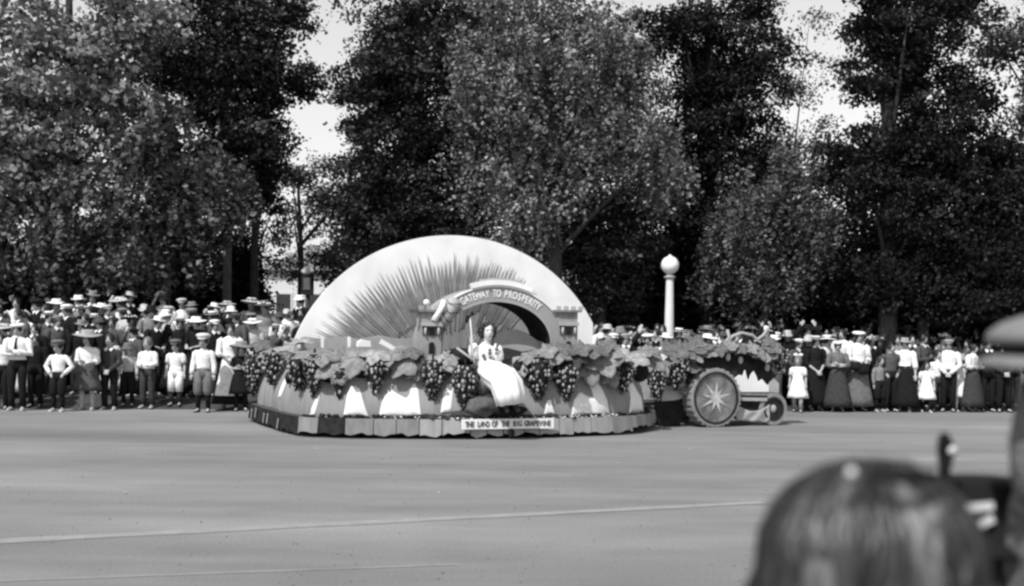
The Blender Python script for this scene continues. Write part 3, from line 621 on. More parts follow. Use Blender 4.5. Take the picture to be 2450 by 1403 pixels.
# grape clusters
gme = MB().ell((0, 0, 0), (.82, .82, 1.12), 10, 7).mesh('grape')
gm = bpy.data.materials.new('grape_skin'); gm.use_nodes = True; n_ = gm.node_tree; b_ = n_.nodes['Principled BSDF']
b_.inputs['Roughness'].default_value = .38; b_.inputs['Specular IOR Level'].default_value = .55; oi = n_.nodes.new('ShaderNodeObjectInfo'); r_ = n_.nodes.new('ShaderNodeMapRange')
r_.inputs[3].default_value = .03; r_.inputs[4].default_value = .36; n_.links.new(oi.outputs['Random'], r_.inputs[0]); n_.links.new(r_.outputs[0], b_.inputs['Base Color'])
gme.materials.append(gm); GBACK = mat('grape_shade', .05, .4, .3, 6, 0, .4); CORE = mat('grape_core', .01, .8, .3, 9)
def cluster(c, w, h, parent, nind, br=.030):
    """hanging bunch: top centre c, width, height"""
    core = MB(); core.loft([[Vector((c.x+rr*w*.40*math.cos(a), c.y+rr*w*.34*math.sin(a), c.z-t*h)) for a in [2*math.pi*k/12 for k in range(12)]] for t, rr in ((.0, .5), (.08, .95), (.3, 1), (.6, .75), (.85, .4), (.97, .1))])
    core.tube([c+Vector((0, .02, -.02)), c+Vector((0, .03, .09))], .018, 6)
    o = core.build('grape_cluster', CORE, parent); pos = []
    rows = max(4, int(h/(br*2.15)))
    for k in range(rows):
        t = (k+.5)/rows; rr = w*.5*(.72+.28*min(1, t*4))*(1 if t < .35 else max(.16, 1-(t-.35)*1.25)); nk = max(3, int(2*math.pi*rr/(br*2.25)))
        for q in range(nk):
            a = 2*math.pi*(q+.5*(k % 2)+random.uniform(-.4, .4))/nk; r2 = rr*random.uniform(.88, 1.06)
            pos.append((c+Vector((r2*math.cos(a), r2*.85*math.sin(a), -t*h+random.uniform(-.8, .8)*br)), t))
    pos = [p for p in pos if random.random() < .80]
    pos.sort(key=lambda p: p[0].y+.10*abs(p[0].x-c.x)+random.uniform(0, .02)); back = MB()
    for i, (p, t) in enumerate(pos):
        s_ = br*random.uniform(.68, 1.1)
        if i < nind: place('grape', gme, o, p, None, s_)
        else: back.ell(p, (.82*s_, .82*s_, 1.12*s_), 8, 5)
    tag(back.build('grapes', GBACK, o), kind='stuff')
random.seed(8)
for (px, y0, y1, w) in [(607, 848, 952, 48), (652, 845, 925, 56), (716, 852, 938, 62), (752, 848, 950, 50), (812, 888, 958, 38), (900, 864, 945, 58), (1036, 862, 960, 66), (1113, 874, 985, 66), (1288, 862, 960, 72), (1355, 874, 962, 66), (1494, 868, 942, 52), (1572, 884, 962, 46)]:
    s_ = s_at(min(1562, max(606, px))); q = skirt(s_, .75); Y = q.y-.14
    if px == 1113: Y -= .05
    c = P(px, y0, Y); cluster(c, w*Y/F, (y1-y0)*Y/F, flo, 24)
# rocks and stump below the seated woman
RK = mat('rock', .10, .95, .5, 6, .7, .15); random.seed(4)
def rock(c, r, name='rock', m_=RK):
    mb = MB(); mb.ell((0, 0, 0), (1, 1, 1), 14, 10)
    ph = [random.uniform(0, 6) for _ in range(6)]
    mb.v = [Vector(c)+Vector((v.x*r[0], v.y*r[1], v.z*r[2]))*(1+.12*math.sin(3*v.x+ph[0])*math.sin(4*v.z+ph[1])+.08*math.sin(7*v.y+ph[2]+5*v.x)) for v in mb.v]
    mb.build(name, m_, flo)
wY = skirt(s_at(1165), .4).y
rock(P(1155, 972, wY-.22), (.27, .2, .16)); rock(P(1120, 992, wY-.20), (.28, .13, .07), m_=cloth(.045)); rock(P(1160, 925, wY-.1), (.14, .13, .16)); rock(P(1172, 945, wY-.05), (.2, .14, .2), m_=cloth(.045))
rock(P(1205, 983, wY-.16), (.32, .16, .10), 'rock', cloth(.012)); rock(P(1160, 880, wY+.1), (.24, .2, .12))
# the lettered sign
sn = ring[int(s_at(1215))]+NN*.10; sY = sn.y; sq_ = lambda px, py: PP(px, py, sn, NN)
sc_ = [sq_(1105, 1004), sq_(1325, 1001), sq_(1325, 1025), sq_(1105, 1028)]
sg = MB().prism(sc_, -NN*.025).build('sign_board', WHITE, flo)
xd = (sc_[1]-sc_[0]).normalized(); yd = Vector((0, 0, 1)); yd = (yd-xd*yd.dot(xd)).normalized(); txt = 'THE LAND OF THE BIG GRAPEVINE'; L0 = (sc_[1]-sc_[0]).length; o0 = sq_(1105, 1022)
for i, c in enumerate(txt):
    if c != ' ': put_letter(c, .115, o0+xd*(L0*(.035+.93*(i+.5)/len(txt)))+NN*.006, xd, yd, sg, LETD, .72)
MB().ell(sq_(1223, 1037), (.055, .03, .075), 14, 10).build('round_tag', DARK, flo)

# ------------------------------------------------------------------ the disguised tractor pulling it
TA = R(24); TX = Vector((math.cos(TA), math.sin(TA), 0)); TN_ = Vector((TX.y, -TX.x, 0))
tb = G(1713, 1023); tb.z = 0                       # contact of the near rear wheel
T = lambda u, w, z: Vector((tb.x+TX.x*u+TN_.x*w, tb.y+TX.y*u+TN_.y*w, z))
tr = empty('tractor', T(.4, -.6, 0), 'farm tractor hidden under dark drapes, leaves and grapes, pulling the float', 'tractor')
RUB = mat('tread', .24, .9, .2, 9, .3, .1); DISC = mat('wheel_disc', .17, .8, .5, 5, .2, .2); IRON = mat('iron', .02, .6, .4, 9)
def ringpts(c, r, k, n=40): return c+TX*(r*math.cos(2*math.pi*k/n))+Vector((0, 0, r*math.sin(2*math.pi*k/n)))
def wheel(c, r, wd, cleats, star, rim, dm=None):
    mb = MB(); n = 40; prof = [(r*rim, 0), (r*.97, .0), (r, -.02), (r, -wd+.02), (r*.97, -wd), (r*rim, -wd)]
    rings = [[ringpts(c+TN_*w, rr, k, n) for k in range(n)] for rr, w in prof]
    for a_ in range(len(rings)):
        b_ = (a_+1) % len(rings); mb.raw(rings[a_]+rings[b_], [[k, (k+1) % n, n+(k+1) % n, n+k] for k in range(n)], 0, a_ not in (5,))
    wh = mb.build('wheel', RUB, tr)
    for k in range(cleats):
        a_ = 2*math.pi*k/cleats; u = TX*math.cos(a_)+Vector((0, 0, math.sin(a_))); t_ = TX*-math.sin(a_)+Vector((0, 0, math.cos(a_)))
        MB().box(c+u*(r-.01)-t_*.02-TN_*(wd-.01), t_*.04, TN_*(wd-.02), u*.024).build('cleat', RUB, wh)
    MB().prism([ringpts(c-TN_*.04, r*rim-.002, k, n) for k in range(n)], TN_*.02).build('disc', dm or DISC, wh)
    mb = MB(); rr = r*rim
    for k in range(n): 
        a_, b_ = ringpts(c, rr, k, n), ringpts(c, rr, k+1, n); a2, b2 = ringpts(c, rr-.04, k, n), ringpts(c, rr-.04, k+1, n)
        mb.raw([a_-TN_*.018, b_-TN_*.018, b2-TN_*.018, a2-TN_*.018, a_+TN_*.006, b_+TN_*.006, b2+TN_*.006, a2+TN_*.006], [[4, 5, 6, 7], [0, 1, 5, 4], [2, 3, 7, 6]], 0, False)
    mb.build('rim', IRON, wh)
    if star:
        for k in range(9):
            a_ = 2*math.pi*(k+.25)/9+random.uniform(-.08, .08); L_ = rr*random.uniform(.36, .8); u = TX*math.cos(a_)+Vector((0, 0, math.sin(a_))); t_ = TX*-math.sin(a_)+Vector((0, 0, math.cos(a_))); o = c-TN_*(.018-.0012*k)
            w_ = rr*.085; MB().prism([o-u*.02-t_*w_, o+u*L_*.35-t_*w_*.75, o+u*L_, o+u*L_*.35+t_*w_*.75, o-u*.02+t_*w_], TN_*.004).build('star_ray', mat('star_white', .42, .9, .4, 9), wh)
    else: MB().ell(c-TN_*.02, (.06, .05, .075), 12, 8).build('hub', cloth(.3), wh)
    return wh
random.seed(6)
wheel(T(0, 0, .515), .515, .30, 30, True, .90); wheel(T(0, -1.15, .515), .515, .30, 30, False, .90)
fw = G(1872, 1021); fu = (fw-tb).dot(TX)
wheel(T(fu, -.12, .30), .30, .13, 0, False, .74, IRON); wheel(T(fu, -1.0, .30), .30, .13, 0, False, .74, IRON)
MB().tube([T(0, -.02, .515), T(0, -1.4, .515)], .06, 8).build('axle', IRON, tr); MB().tube([T(fu, -.15, .30), T(fu, -1.0, .30)], .04, 8).build('axle', IRON, tr)
# hood under a dark drape
def tq(px, py, w): return PP(px, py, T(0, w, 0), TN_)
zt_ = tq(1760, 838, -.25).z
prof = [(-.48, .92, 1.22), (-.2, .90, zt_-.02), (.2, .88, zt_+.02), (fu*.6, .86, zt_), (fu*.9, .80, zt_-.08), (fu+.12, .70, zt_-.25)]
rings = []
for (u, hw, z) in prof:
    zb = .62; w0 = -.62; hw_ = hw*.5; rg = []
    for k in range(15):
        a_ = math.pi*(k/14); x = -math.cos(a_); rg.append(T(u, w0-x*hw_*(1 if abs(x) < .98 else 1.0), zb+(z-zb)*min(1, math.sin(a_)**.55+.001)))
    rg += [T(u, w0+hw_*.9, zb-.03), T(u, w0-hw_*.9, zb-.03)][::-1] if False else []
    rings.append(rg)
MB().loft(rings).build('drape', mat('tractor_drape', .022, .85, .5, 7, .4, .2), tr)
MB().box(T(-.3, -.95, .45), TX*(fu+.3), TN_*.6, (0, 0, .35)).build('frame', IRON, tr)
def tflat(outl, w, d, name, m_, par=tr): return MB().prism([tq(px, py, w) for px, py in outl], TN_*d).build(name, m_, par)
tflat([(1755, 938), (1757, 905), (1768, 897), (1776, 900), (1781, 886), (1786, 905), (1790, 912), (1796, 896), (1802, 889), (1808, 900), (1812, 914), (1822, 908), (1832, 920), (1838, 922), (1838, 938)], -.13, .02, 'white_trim', WHITE)
tflat([(1838, 938), (1838, 920), (1850, 904), (1862, 918), (1862, 940)], -.14, .02, 'pale_flap', PALE)
for (a_, b_, m_) in ((940, 946, MIDG), (951, 959, PALE), (947, 950, DARK)): tflat([(1768, a_), (1834, a_+1), (1834, b_+1), (1768, b_)], -.12, .02, 'side_bar', m_)
# swagged white cloth
mb = MB(); NU, NV = 24, 6; vs = []
for i in range(NU+1):
    for j in range(NV+1):
        t_ = i/NU; px = lerp(1762, 1842, t_); y0 = 968+16*math.sin(math.pi*t_); y1 = lerp(1006, 1012, t_); vs.append(tq(px, lerp(y0, y1, j/NV), -.12+.012*math.sin(i*.7+j*.9)))
mb.raw(vs, [[i*(NV+1)+j, (i+1)*(NV+1)+j, (i+1)*(NV+1)+j+1, i*(NV+1)+j+1] for i in range(NU) for j in range(NV)])
sw = mb.build('swag', mat('swag_cloth', .32, .9, .1, 5, .1), tr); sw.modifiers.new('thick', 'SOLIDIFY').thickness = .012
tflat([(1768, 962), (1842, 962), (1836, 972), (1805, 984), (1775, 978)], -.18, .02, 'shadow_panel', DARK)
# trailing dark drape and tow bar between float and tractor
MB().tube([front[-1]-NN*.8+Vector((-.3, 0, .38)), T(-.3, -.6, .42)], .05, 8).build('tow_bar', IRON, tr)
tflat([(1562, 1017), (1566, 962), (1590, 952), (1640, 950), (1648, 985), (1628, 1000), (1624, 1020)], -.35, .04, 'tow_drape', DARK)
tflat([(1580, 960), (1588, 918), (1600, 925), (1618, 908), (1640, 905), (1646, 948), (1612, 958)], -.30, .04, 'pale_flap', PALE)
# leaf fringe, leaves, vine loops
random.seed(31)
for (px, py, sz, rot, tone, w) in [(1640, 836, 60, 20, 'grey', -.2), (1610, 842, 66, -20, 'grey', -.15), (1668, 828, 60, 60, 'mid', -.2), (1662, 850, 46, 0, 'pale', -.1), (1690, 842, 44, 40, 'pale', -.12), (1720, 833, 40, 0, 'grey', -.12), (1745, 828, 36, 70, 'pale', -.12),
    (1770, 832, 34, 20, 'grey', -.1), (1795, 834, 36, 10, 'pale', -.1), (1815, 840, 44, 0, 'pale', -.1), (1835, 846, 44, -20, 'pale', -.1), (1848, 834, 40, 30, 'grey', -.1), (1865, 838, 36, 0, 'grey', -.12), (1655, 880, 40, 60, 'mid', -.1), (1630, 925, 44, 0, 'pale', -.28), (1840, 815, 34, 10, 'mid', -.2)]:
    vine_leaf(px, py, sz, rot, tone, Y=tq(px, py, w).y, tilt=-10, yaw=random.uniform(-10, 25), parent=tr)
for pts in ([(1700, 834), (1735, 826), (1752, 805), (1775, 797), (1800, 803), (1815, 818), (1838, 826)], [(1726, 828), (1745, 808), (1740, 790)], [(1805, 818), (1826, 803), (1838, 785)], [(1660, 842), (1640, 880), (1648, 930)]):
    MB().tube([tq(px, py, -.3) for px, py in pts], .03, 6).build('vine_stem', PALE, tr)
sp_ = MB()
for k in range(260):
    px = random.uniform(1650, 1870); py = 838+random.uniform(-14, 6)+(abs(px-1760)/110)**2*5; p = tq(px, py, -.14-random.uniform(0, .3)); rr = random.uniform(.02, .045); sp_.ell(p, (rr, rr, rr*.7), 6, 4)
tag(sp_.build('leaf_fringe', cloth(.2), tr), kind='stuff')
for (px, y0, y1, w, dw) in [(1618, 856, 935, 66, -.1), (1866, 836, 890, 46, -.1)]:
    c = tq(px, y0, dw); cluster(c, w*c.y/F, (y1-y0)*c.y/F, tr, 60 if px < 1700 else 40, .027)
for (px, py) in [(1742, 855), (1772, 862), (1836, 880)]: MB().ell(tq(px, py, -.13), (.045, .02, .07), 10, 6).build('paper_petal', PALE, tr)

# ------------------------------------------------------------------ people
SKIN = [mat('skin_a', .36, .6, .1, 12, 0, .3), mat('skin_b', .28, .6, .1, 12, 0, .3), mat('skin_c', .44, .6, .1, 12, 0, .3)]
FACE_D = mat('eyes_mouth', .03, .5, .1, 5); HAIRD = mat('hair_dark', .02, .5, .4, 30, .4, .4, (1, 1, .3)); HAIRL = mat('hair_light', .14, .5, .35, 30, .4, .4, (1, 1, .3))
SHOE = mat('shoe_leather', .02, .45, .3, 9, 0, .4); SHOEL = mat('shoe_pale', .5, .6, .1, 9)
def joints(pose, kind):
    """joint positions of a 1.70 m figure facing -Y"""
    ch = kind == 'child'
    J = dict(pel=(0, .01, .93), waist=(0, .0, 1.06), chest=(0, .01, 1.27), shc=(0, .015, 1.40), neck=(0, .005, 1.475), head=(0, -.015, 1.585))
    if ch: J.update(waist=(0, 0, .99), chest=(0, .01, 1.18), shc=(0, .015, 1.30), neck=(0, .0, 1.37), head=(0, -.015, 1.52), pel=(0, .01, .86))
    hz = J['pel'][2]-.03
    J['hs'] = 1.32 if ch else 1.0; sx = .155 if ch else (.165 if kind == 'woman' else .185); sz = J['shc'][2]-.02
    for sd_, s_ in ((-1, 'r'), (1, 'l')):
        st_ = 1 if pose != 'walk' else sd_
        J['hip'+s_] = (sd_*.088, .01, hz); J['kne'+s_] = (sd_*.10, -.015-(.10 if pose == 'walk' and sd_ > 0 else 0), hz*.53); J['ank'+s_] = (sd_*.105, .035+(.0 if pose != 'walk' else -.14*sd_), .085); J['toe'+s_] = (sd_*.13, J['ank'+s_][1]-.165, .03)
        J['sho'+s_] = (sd_*sx, .015, sz)
        arm = .90 if ch else 1
        if pose in ('stand', 'walk') or (pose == 'shade' and sd_ > 0): e, w = (sd_*(sx+.06), .03, sz-.28*arm), (sd_*(sx+.075), -.04, sz-.51*arm)
        elif pose == 'fold': e, w = (sd_*(sx+.07), -.02, sz-.26*arm), (sd_*-.02, -.19-.02*sd_, sz-.24*arm+.02*sd_)
        elif pose == 'clasp': e, w = (sd_*(sx+.065), .02, sz-.27*arm), (sd_*.045, -.17, sz-.46*arm)
        elif pose == 'hold': e, w = (sd_*(sx+.05), -.01, sz-.27*arm), (sd_*.10, -.21, sz-.30*arm)
        elif pose == 'shade': e, w = (sd_*(sx+.11), -.13, sz-.08), (sd_*.10, -.17, J['head'][2]+.05)
        elif pose == 'hips': e, w = (sd_*(sx+.16), .05, sz-.24*arm), (sd_*.17, -.05, sz-.43*arm)
        elif pose == 'lift': e, w = (sd_*(sx+.10), -.04, sz+.08), (sd_*(sx-.03), -.05, sz+.33)
        J['elb'+s_] = e; J['wri'+s_] = w
    return {k: (Vector(v) if hasattr(v, '__len__') else v) for k, v in J.items()}
def head(mb, c, k, yaw=0, eyes=True):
    M = Euler((0, 0, yaw)).to_matrix(); NU_, NV_ = 22, 16; vs = []
    for j in range(NV_+1):
        th = math.pi*j/NV_; 
        for i in range(NU_):
            ph = 2*math.pi*i/NU_; x = .074*math.sin(th)*math.sin(ph); y = -.094*math.sin(th)*math.cos(ph); z = .115*math.cos(th)
            if z < 0: x *= 1-.22*(z/-.115)**1.5; y = y*(1-.1*(z/-.115)) - .012*(z/-.115)
            if y < 0:
                y -= .024*math.exp(-(x/.012)**2-((z+.012)/.022)**2)+.006*math.exp(-(x/.03)**2-((z+.062)/.012)**2)+.010*math.exp(-(x/.03)**2-((z+.098)/.018)**2)
                y += .010*(math.exp(-((abs(x)-.030)/.016)**2-((z-.018)/.014)**2)); y -= .004*math.exp(-((z-.042)/.012)**2)
            vs.append(c+M @ (Vector((x, y, z))*k))
    mb.raw(vs, [[j*NU_+i, j*NU_+(i+1) % NU_, (j+1)*NU_+(i+1) % NU_, (j+1)*NU_+i] for j in range(NV_) for i in range(NU_)], 0, True)
    for s_ in (-1, 1): mb.ell(c+M @ (Vector((s_*.073, .008, -.005))*k), (.012*k, .02*k, .032*k), 8, 6)
def face_marks(mb, c, k, yaw=0):
    M = Euler((0, 0, yaw)).to_matrix()
    for s_ in (-1, 1):
        mb.ell(c+M @ (Vector((s_*.030, -.0785, .018))*k), (.012*k, .006*k, .0065*k), 8, 5, 1); mb.ell(c+M @ (Vector((s_*.031, -.088, .037))*k), (.017*k, .005*k, .0035*k), 8, 4, 1)
    mb.ell(c+M @ (Vector((0, -.0965, -.062))*k), (.022*k, .006*k, .006*k), 8, 5, 1)
def hand(mb, w, fore, side, curl=.5, k=1.0, up=None):
    """palm, four unequal fingers and a thumb; fore = direction out of the wrist"""
    d = Vector(fore).normalized(); ref = Vector(up) if up is not None else Vector((0, -1, 0)) if abs(d.y) < .8 else Vector((0, 0, 1))
    nrm = (ref-d*ref.dot(d)).normalized(); a = d.cross(nrm)*side          # nrm: back of hand, a: towards the thumb
    p0 = w+d*.01; rg = []
    for t, hw, ht in ((-.02, .024, .02), (.02, .034, .018), (.06, .042, .016), (.092, .040, .012)):
        rg.append([w+d*t*k+(a*math.cos(q)*hw+nrm*math.sin(q)*ht)*k for q in [2*math.pi*i/10 for i in range(10)]])
    mb.loft(rg)
    for i, (off, L_, r_) in enumerate(((.031, .072, .0088), (.010, .082, .009), (-.011, .076, .0088), (-.031, .06, .008))):
        p = w+(d*.085+a*off)*k; pts = [p-d*.01*k]; ang = .1+curl*.15; q = p
        for seg in (.45, .32, .28):
            dd = (d*math.cos(ang)-nrm*math.sin(ang)+a*off*1.5).normalized(); q = q+dd*L_*seg*k; pts.append(q.copy()); ang += curl*.95
        mb.tube(pts, [r_*k, r_*k, r_*.9*k, r_*.65*k], 6)
    p = w+(d*.02+a*.026)*k; q1 = p+(d*.022+a*.024-nrm*.008)*k; q2 = q1+(d*.03+a*.010-nrm*.016*curl*2)*k; q3 = q2+(d*.022-a*.002-nrm*.012*curl*2)*k
    mb.tube([p, q1, q2, q3], [.014*k, .012*k, .0105*k, .008*k], 6)
_tmpcol = COL
def remesh(mb, name, vox, smooth=2):
    o = bpy.data.objects.new(name, mb.mesh(name)); COL.objects.link(o)
    r_ = o.modifiers.new('r', 'REMESH'); r_.mode = 'VOXEL'; r_.voxel_size = vox; r_.use_smooth_shade = True
    if smooth: q = o.modifiers.new('s', 'SMOOTH'); q.iterations = smooth; q.factor = .4
    bpy.context.view_layer.update(); me = bpy.data.meshes.new_from_object(o.evaluated_get(bpy.context.evaluated_depsgraph_get()))
    bpy.data.objects.remove(o); me.name = name; return me
def append_marks(me, mk):
    bm = bmesh.new(); bm.from_mesh(me); m2 = mk.mesh('marks'); bm.from_mesh(m2)
    for f in bm.faces: f.smooth = True
    bm.to_mesh(me); bm.free(); bpy.data.meshes.remove(m2)
def er(c, rx, ry, n=14): return [Vector(c)+Vector((rx*math.cos(2*math.pi*i/n), ry*math.sin(2*math.pi*i/n), 0)) for i in range(n)]
def body_parts(mb, J, kind, fingers=True):
    ch = kind == 'child'; wd = .9 if kind == 'woman' else .95 if ch else 1; z = lambda k: J[k].z
    mb.loft([er((0, .01, z('pel')-.10), .10, .085), er((0, .01, z('pel')-.02), .155*wd+(.01 if kind == 'woman' else 0), .105), er(J['waist'], .125*wd, .088), er(J['chest'], .155*wd, .108), er(J['shc']-Vector((0, 0, .03)), .165*wd, .088), er(J['shc']+Vector((0, 0, .035)), .085, .065), er(J['neck'], .052, .055), er(J['neck']+Vector((0, -.01, .07)), .05, .054)])
    for s_, sd_ in (('r', -1), ('l', 1)):
        mb.tube([J['hip'+s_]+Vector((0, 0, .03)), J['hip'+s_].lerp(J['kne'+s_], .5), J['kne'+s_], J['kne'+s_].lerp(J['ank'+s_], .35), J['ank'+s_]], [.085, .072, .052, .053, .036], 10)
        mb.tube([J['ank'+s_]+Vector((0, .03, -.03)), J['ank'+s_]+Vector((0, -.05, -.035)), J['toe'+s_]], [.036, .036, .024], 8)
        mb.tube([J['sho'+s_]-Vector((sd_*.03, 0, 0)), J['sho'+s_].lerp(J['elb'+s_], .4), J['elb'+s_], J['elb'+s_].lerp(J['wri'+s_], .3), J['wri'+s_]], [.052, .045, .036, .036, .025], 9)
        if fingers: hand(mb, J['wri'+s_], J['wri'+s_]-J['elb'+s_]*1.0, sd_ if True else 1, .6, .95 if not ch else .9)
    head(mb, J['head'], J['hs'])
_body = {}
def body(pose, kind):
    if (pose, kind) in _body: return _body[(pose, kind)]
    J = joints(pose, kind); mb = MB(); body_parts(mb, J, kind); me = remesh(mb, 'person', .0125)
    mk = MB(); face_marks(mk, J['head'], J['hs']); append_marks(me, mk)
    me.materials.append(SKIN[0]); me.materials.append(FACE_D); _body[(pose, kind)] = (me, J); return _body[(pose, kind)]
_gar = {}
def garment(g, pose, kind):
    key = (g, pose, kind)
    if key in _gar: return _gar[key]
    J = body(pose, kind)[1]; mb = MB(); ch = kind == 'child'; wd = .93 if kind == 'woman' else .97 if ch else 1.03; z = lambda k: J[k].z; name = g
    rnd = random.Random(hash(key) % 999)
    def torso(hem, flare=1.0, n=18):
        rows = [(hem, .165*wd*flare, .118*flare), (z('waist')-.01, .142*wd, .105), (z('chest')-.06, .165*wd, .122), (z('chest')+.04, .178*wd, .122), (z('shc')-.02, .185*wd, .098), (z('shc')+.03, .12*wd, .078), (z('neck')-.015, .062, .066)]
        if hem > z('waist'): rows = rows[1:]
        rg = []
        for (zz, rx, ry) in rows: rg.append([Vector((rx*(1+.03*math.sin(3*a+zz*20))*math.cos(a), .012+ry*(1+.03*math.cos(4*a+zz*17))*math.sin(a), zz)) for a in [2*math.pi*i/n for i in range(n)]])
        mb.loft(rg)
    def sleeves(to, r0=.068, r1=.05):
        for s_, sd_ in (('r', -1), ('l', 1)):
            S0, E, W_ = J['sho'+s_], J['elb'+s_], J['wri'+s_]; end = W_ if to == 'wrist' else S0.lerp(E, .75) if to == 'short' else E.lerp(W_, .35)
            pts = [S0-Vector((sd_*.035, 0, -.005)), S0+Vector((sd_*.012, 0, -.02)), S0.lerp(E, .5)]+([end] if to == 'short' else [E, E.lerp(end, .5), end])
            mb.tube(pts, [r0*.95, r0, r0*.92]+([r0*.95] if to == 'short' else [r0*.85, r1*1.05, r1*.9]), 10)
    def skirt_(top, hem, r0, r1, n=28, amp=.035):
        rg = []
        for k in range(7):
            t = k/6; rr = lerp(r0, r1, t**.8)
            rg.append([Vector((rr*1.05*(1+amp*t*math.sin(7*a+1)+amp*.6*t*math.sin(11*a))*math.cos(a), .012+rr*.82*(1+amp*t*math.sin(7*a+1))*math.sin(a), lerp(top, hem, t)+.01*t*math.sin(5*a))) for a in [2*math.pi*i/n for i in range(n)]])
        mb.loft(rg[::-1])
    if g == 'shirt': torso(z('waist')-.06); sleeves('wrist')
    elif g == 'short_shirt': torso(z('waist')-.06); sleeves('short', .075)
    elif g == 'jacket': torso(z('pel')-.13, 1.10); sleeves('wrist', .076, .058)
    elif g == 'blouse': torso(z('waist')-.02); sleeves('elbow', .078, .06)
    elif g in ('dress', 'long_dress'):
        torso(z('waist')); sleeves('short' if g == 'dress' else 'elbow', .074, .058); skirt_(z('waist')+.01, z('pel')*(.50 if g == 'dress' else .16), .14*wd, .29 if g == 'dress' else .33)
        name = 'dress'
    elif g == 'long_skirt': skirt_(z('waist')+.02, .13, .14*wd, .33); name = 'skirt'
    elif g == 'short_skirt': skirt_(z('waist')+.02, z('pel')*.50, .145*wd, .28); name = 'skirt'
    elif g in ('trousers', 'knickers'):
        mb.loft([er((0, .01, z('pel')-.13), .12, .095, 16), er((0, .01, z('pel')-.04), .165*wd, .118, 16), er((0, .01, z('waist')-.04), .150*wd, .110, 16)])
        for s_ in 'rl':
            h_, kn, an = J['hip'+s_], J['kne'+s_], J['ank'+s_]
            if g == 'trousers': mb.tube([h_+Vector((0, 0, .04)), h_.lerp(kn, .5), kn, kn.lerp(an, .5), an-Vector((0, 0, .02))], [.095, .088, .073, .066, .062], 12)
            else: mb.tube([h_+Vector((0, 0, .04)), h_.lerp(kn, .5), kn+Vector((0, 0, .02)), kn-Vector((0, 0, .06)), kn-Vector((0, 0, .075))], [.10, .105, .10, .075, .05], 12)
    elif g == 'rompers':
        torso(z('waist')-.06); sleeves('short', .08)
        mb.loft([er((0, .01, z('pel')-.13), .13, .10, 16), er((0, .01, z('pel')-.02), .175, .125, 16), er((0, .01, z('waist')), .150*wd, .112, 16)])
        for s_ in 'rl': h_, kn = J['hip'+s_], J['kne'+s_]; mb.tube([h_+Vector((0, 0, .04)), h_.lerp(kn, .6), kn-Vector((0, 0, .08))], [.10, .105, .085], 12)
    elif g == 'stockings':
        for s_ in 'rl': kn, an = J['kne'+s_], J['ank'+s_]; mb.tube([kn+Vector((0, 0, .05)), kn.lerp(an, .35), an+Vector((0, 0, -.02))], [.058, .059, .043], 10)
    elif g == 'apron':
        rg = []; hem = .30; top = z('waist')
        vs = [Vector((x*lerp(.13, .27, t), -(lerp(.125, .29, t)*math.sqrt(max(0, 1-(x*.86)**2)))-.012, lerp(top, hem, t))) for t in [k/6 for k in range(7)] for x in [-1+2*i/12 for i in range(13)]]
        b2 = [v+Vector((0, .008, 0)) for v in vs]; n1 = len(vs)
        mb.raw(vs+b2, [[k*13+i, k*13+i+1, (k+1)*13+i+1, (k+1)*13+i] for k in range(6) for i in range(12)]+[[n1+k*13+i, n1+(k+1)*13+i, n1+(k+1)*13+i+1, n1+k*13+i+1] for k in range(6) for i in range(12)])
    elif g == 'tie':
        c = J['neck']+Vector((0, -.085, -.05)); mb.loft([[c+Vector((x*w, y*.012-q, zz)) for x, y in ((-1, 0), (0, -1), (1, 0), (0, 1))] for (w, zz, q) in ((.022, .01, -.01), (.016, -.02, .012), (.022, -.12, .045), (.034, -.25, .05), (.004, -.29, .05))])
    elif g == 'collar':
        c = J['neck']+Vector((0, .0, -.03)); 
        for sd_ in (-1, 1): mb.prism([c+Vector((sd_*.008, -.088, -.01)), c+Vector((sd_*.06, -.10, -.06)), c+Vector((sd_*.095, -.07, -.0)), c+Vector((sd_*.06, -.03, .03))], (0, -.012, 0))
        name = 'collar'
    elif g == 'sash': mb.loft([er((0, .012, z('waist')-.03), .158*wd, .118, 18), er((0, .012, z('waist')+.035), .152*wd, .114, 18)])
    elif g == 'shoe_r' or g == 'shoe_l':
        s_ = g[-1]; a_, t_ = J['ank'+s_], J['toe'+s_]; d_ = (t_-a_); d_.z = 0; d_.normalize(); n2 = Vector((-d_.y, d_.x, 0)); rg = []
        for (u, w, h) in ((-.075, .024, .05), (-.05, .036, .085), (.0, .040, .095), (.06, .042, .065), (.13, .045, .045), (.175, .034, .035), (.19, .012, .02)):
            b_ = Vector((a_.x, a_.y, 0))+d_*u; rg.append([b_+n2*w*math.cos(q)+Vector((0, 0, max(0, h*(.5+.5*math.sin(q))))) for q in [2*math.pi*i/10 for i in range(10)]])
        mb.loft(rg); name = 'shoe'
    # --- head wear and hair
    else:
        c, k = J['head'], J['hs']; v = lambda x, y, zz: c+Vector((x, y, zz))*k
        def lat(prof, n=22, tilt=0, ex=1.0, ey=1.12, wob=0, dy=.0):
            mb.loft([[v(r_*ex*math.cos(a), dy+r_*ey*math.sin(a), zz+wob*math.sin(2*a+.6)*r_+tilt*r_*math.sin(a)) for a in [2*math.pi*i/n for i in range(n)]] for r_, zz in prof])
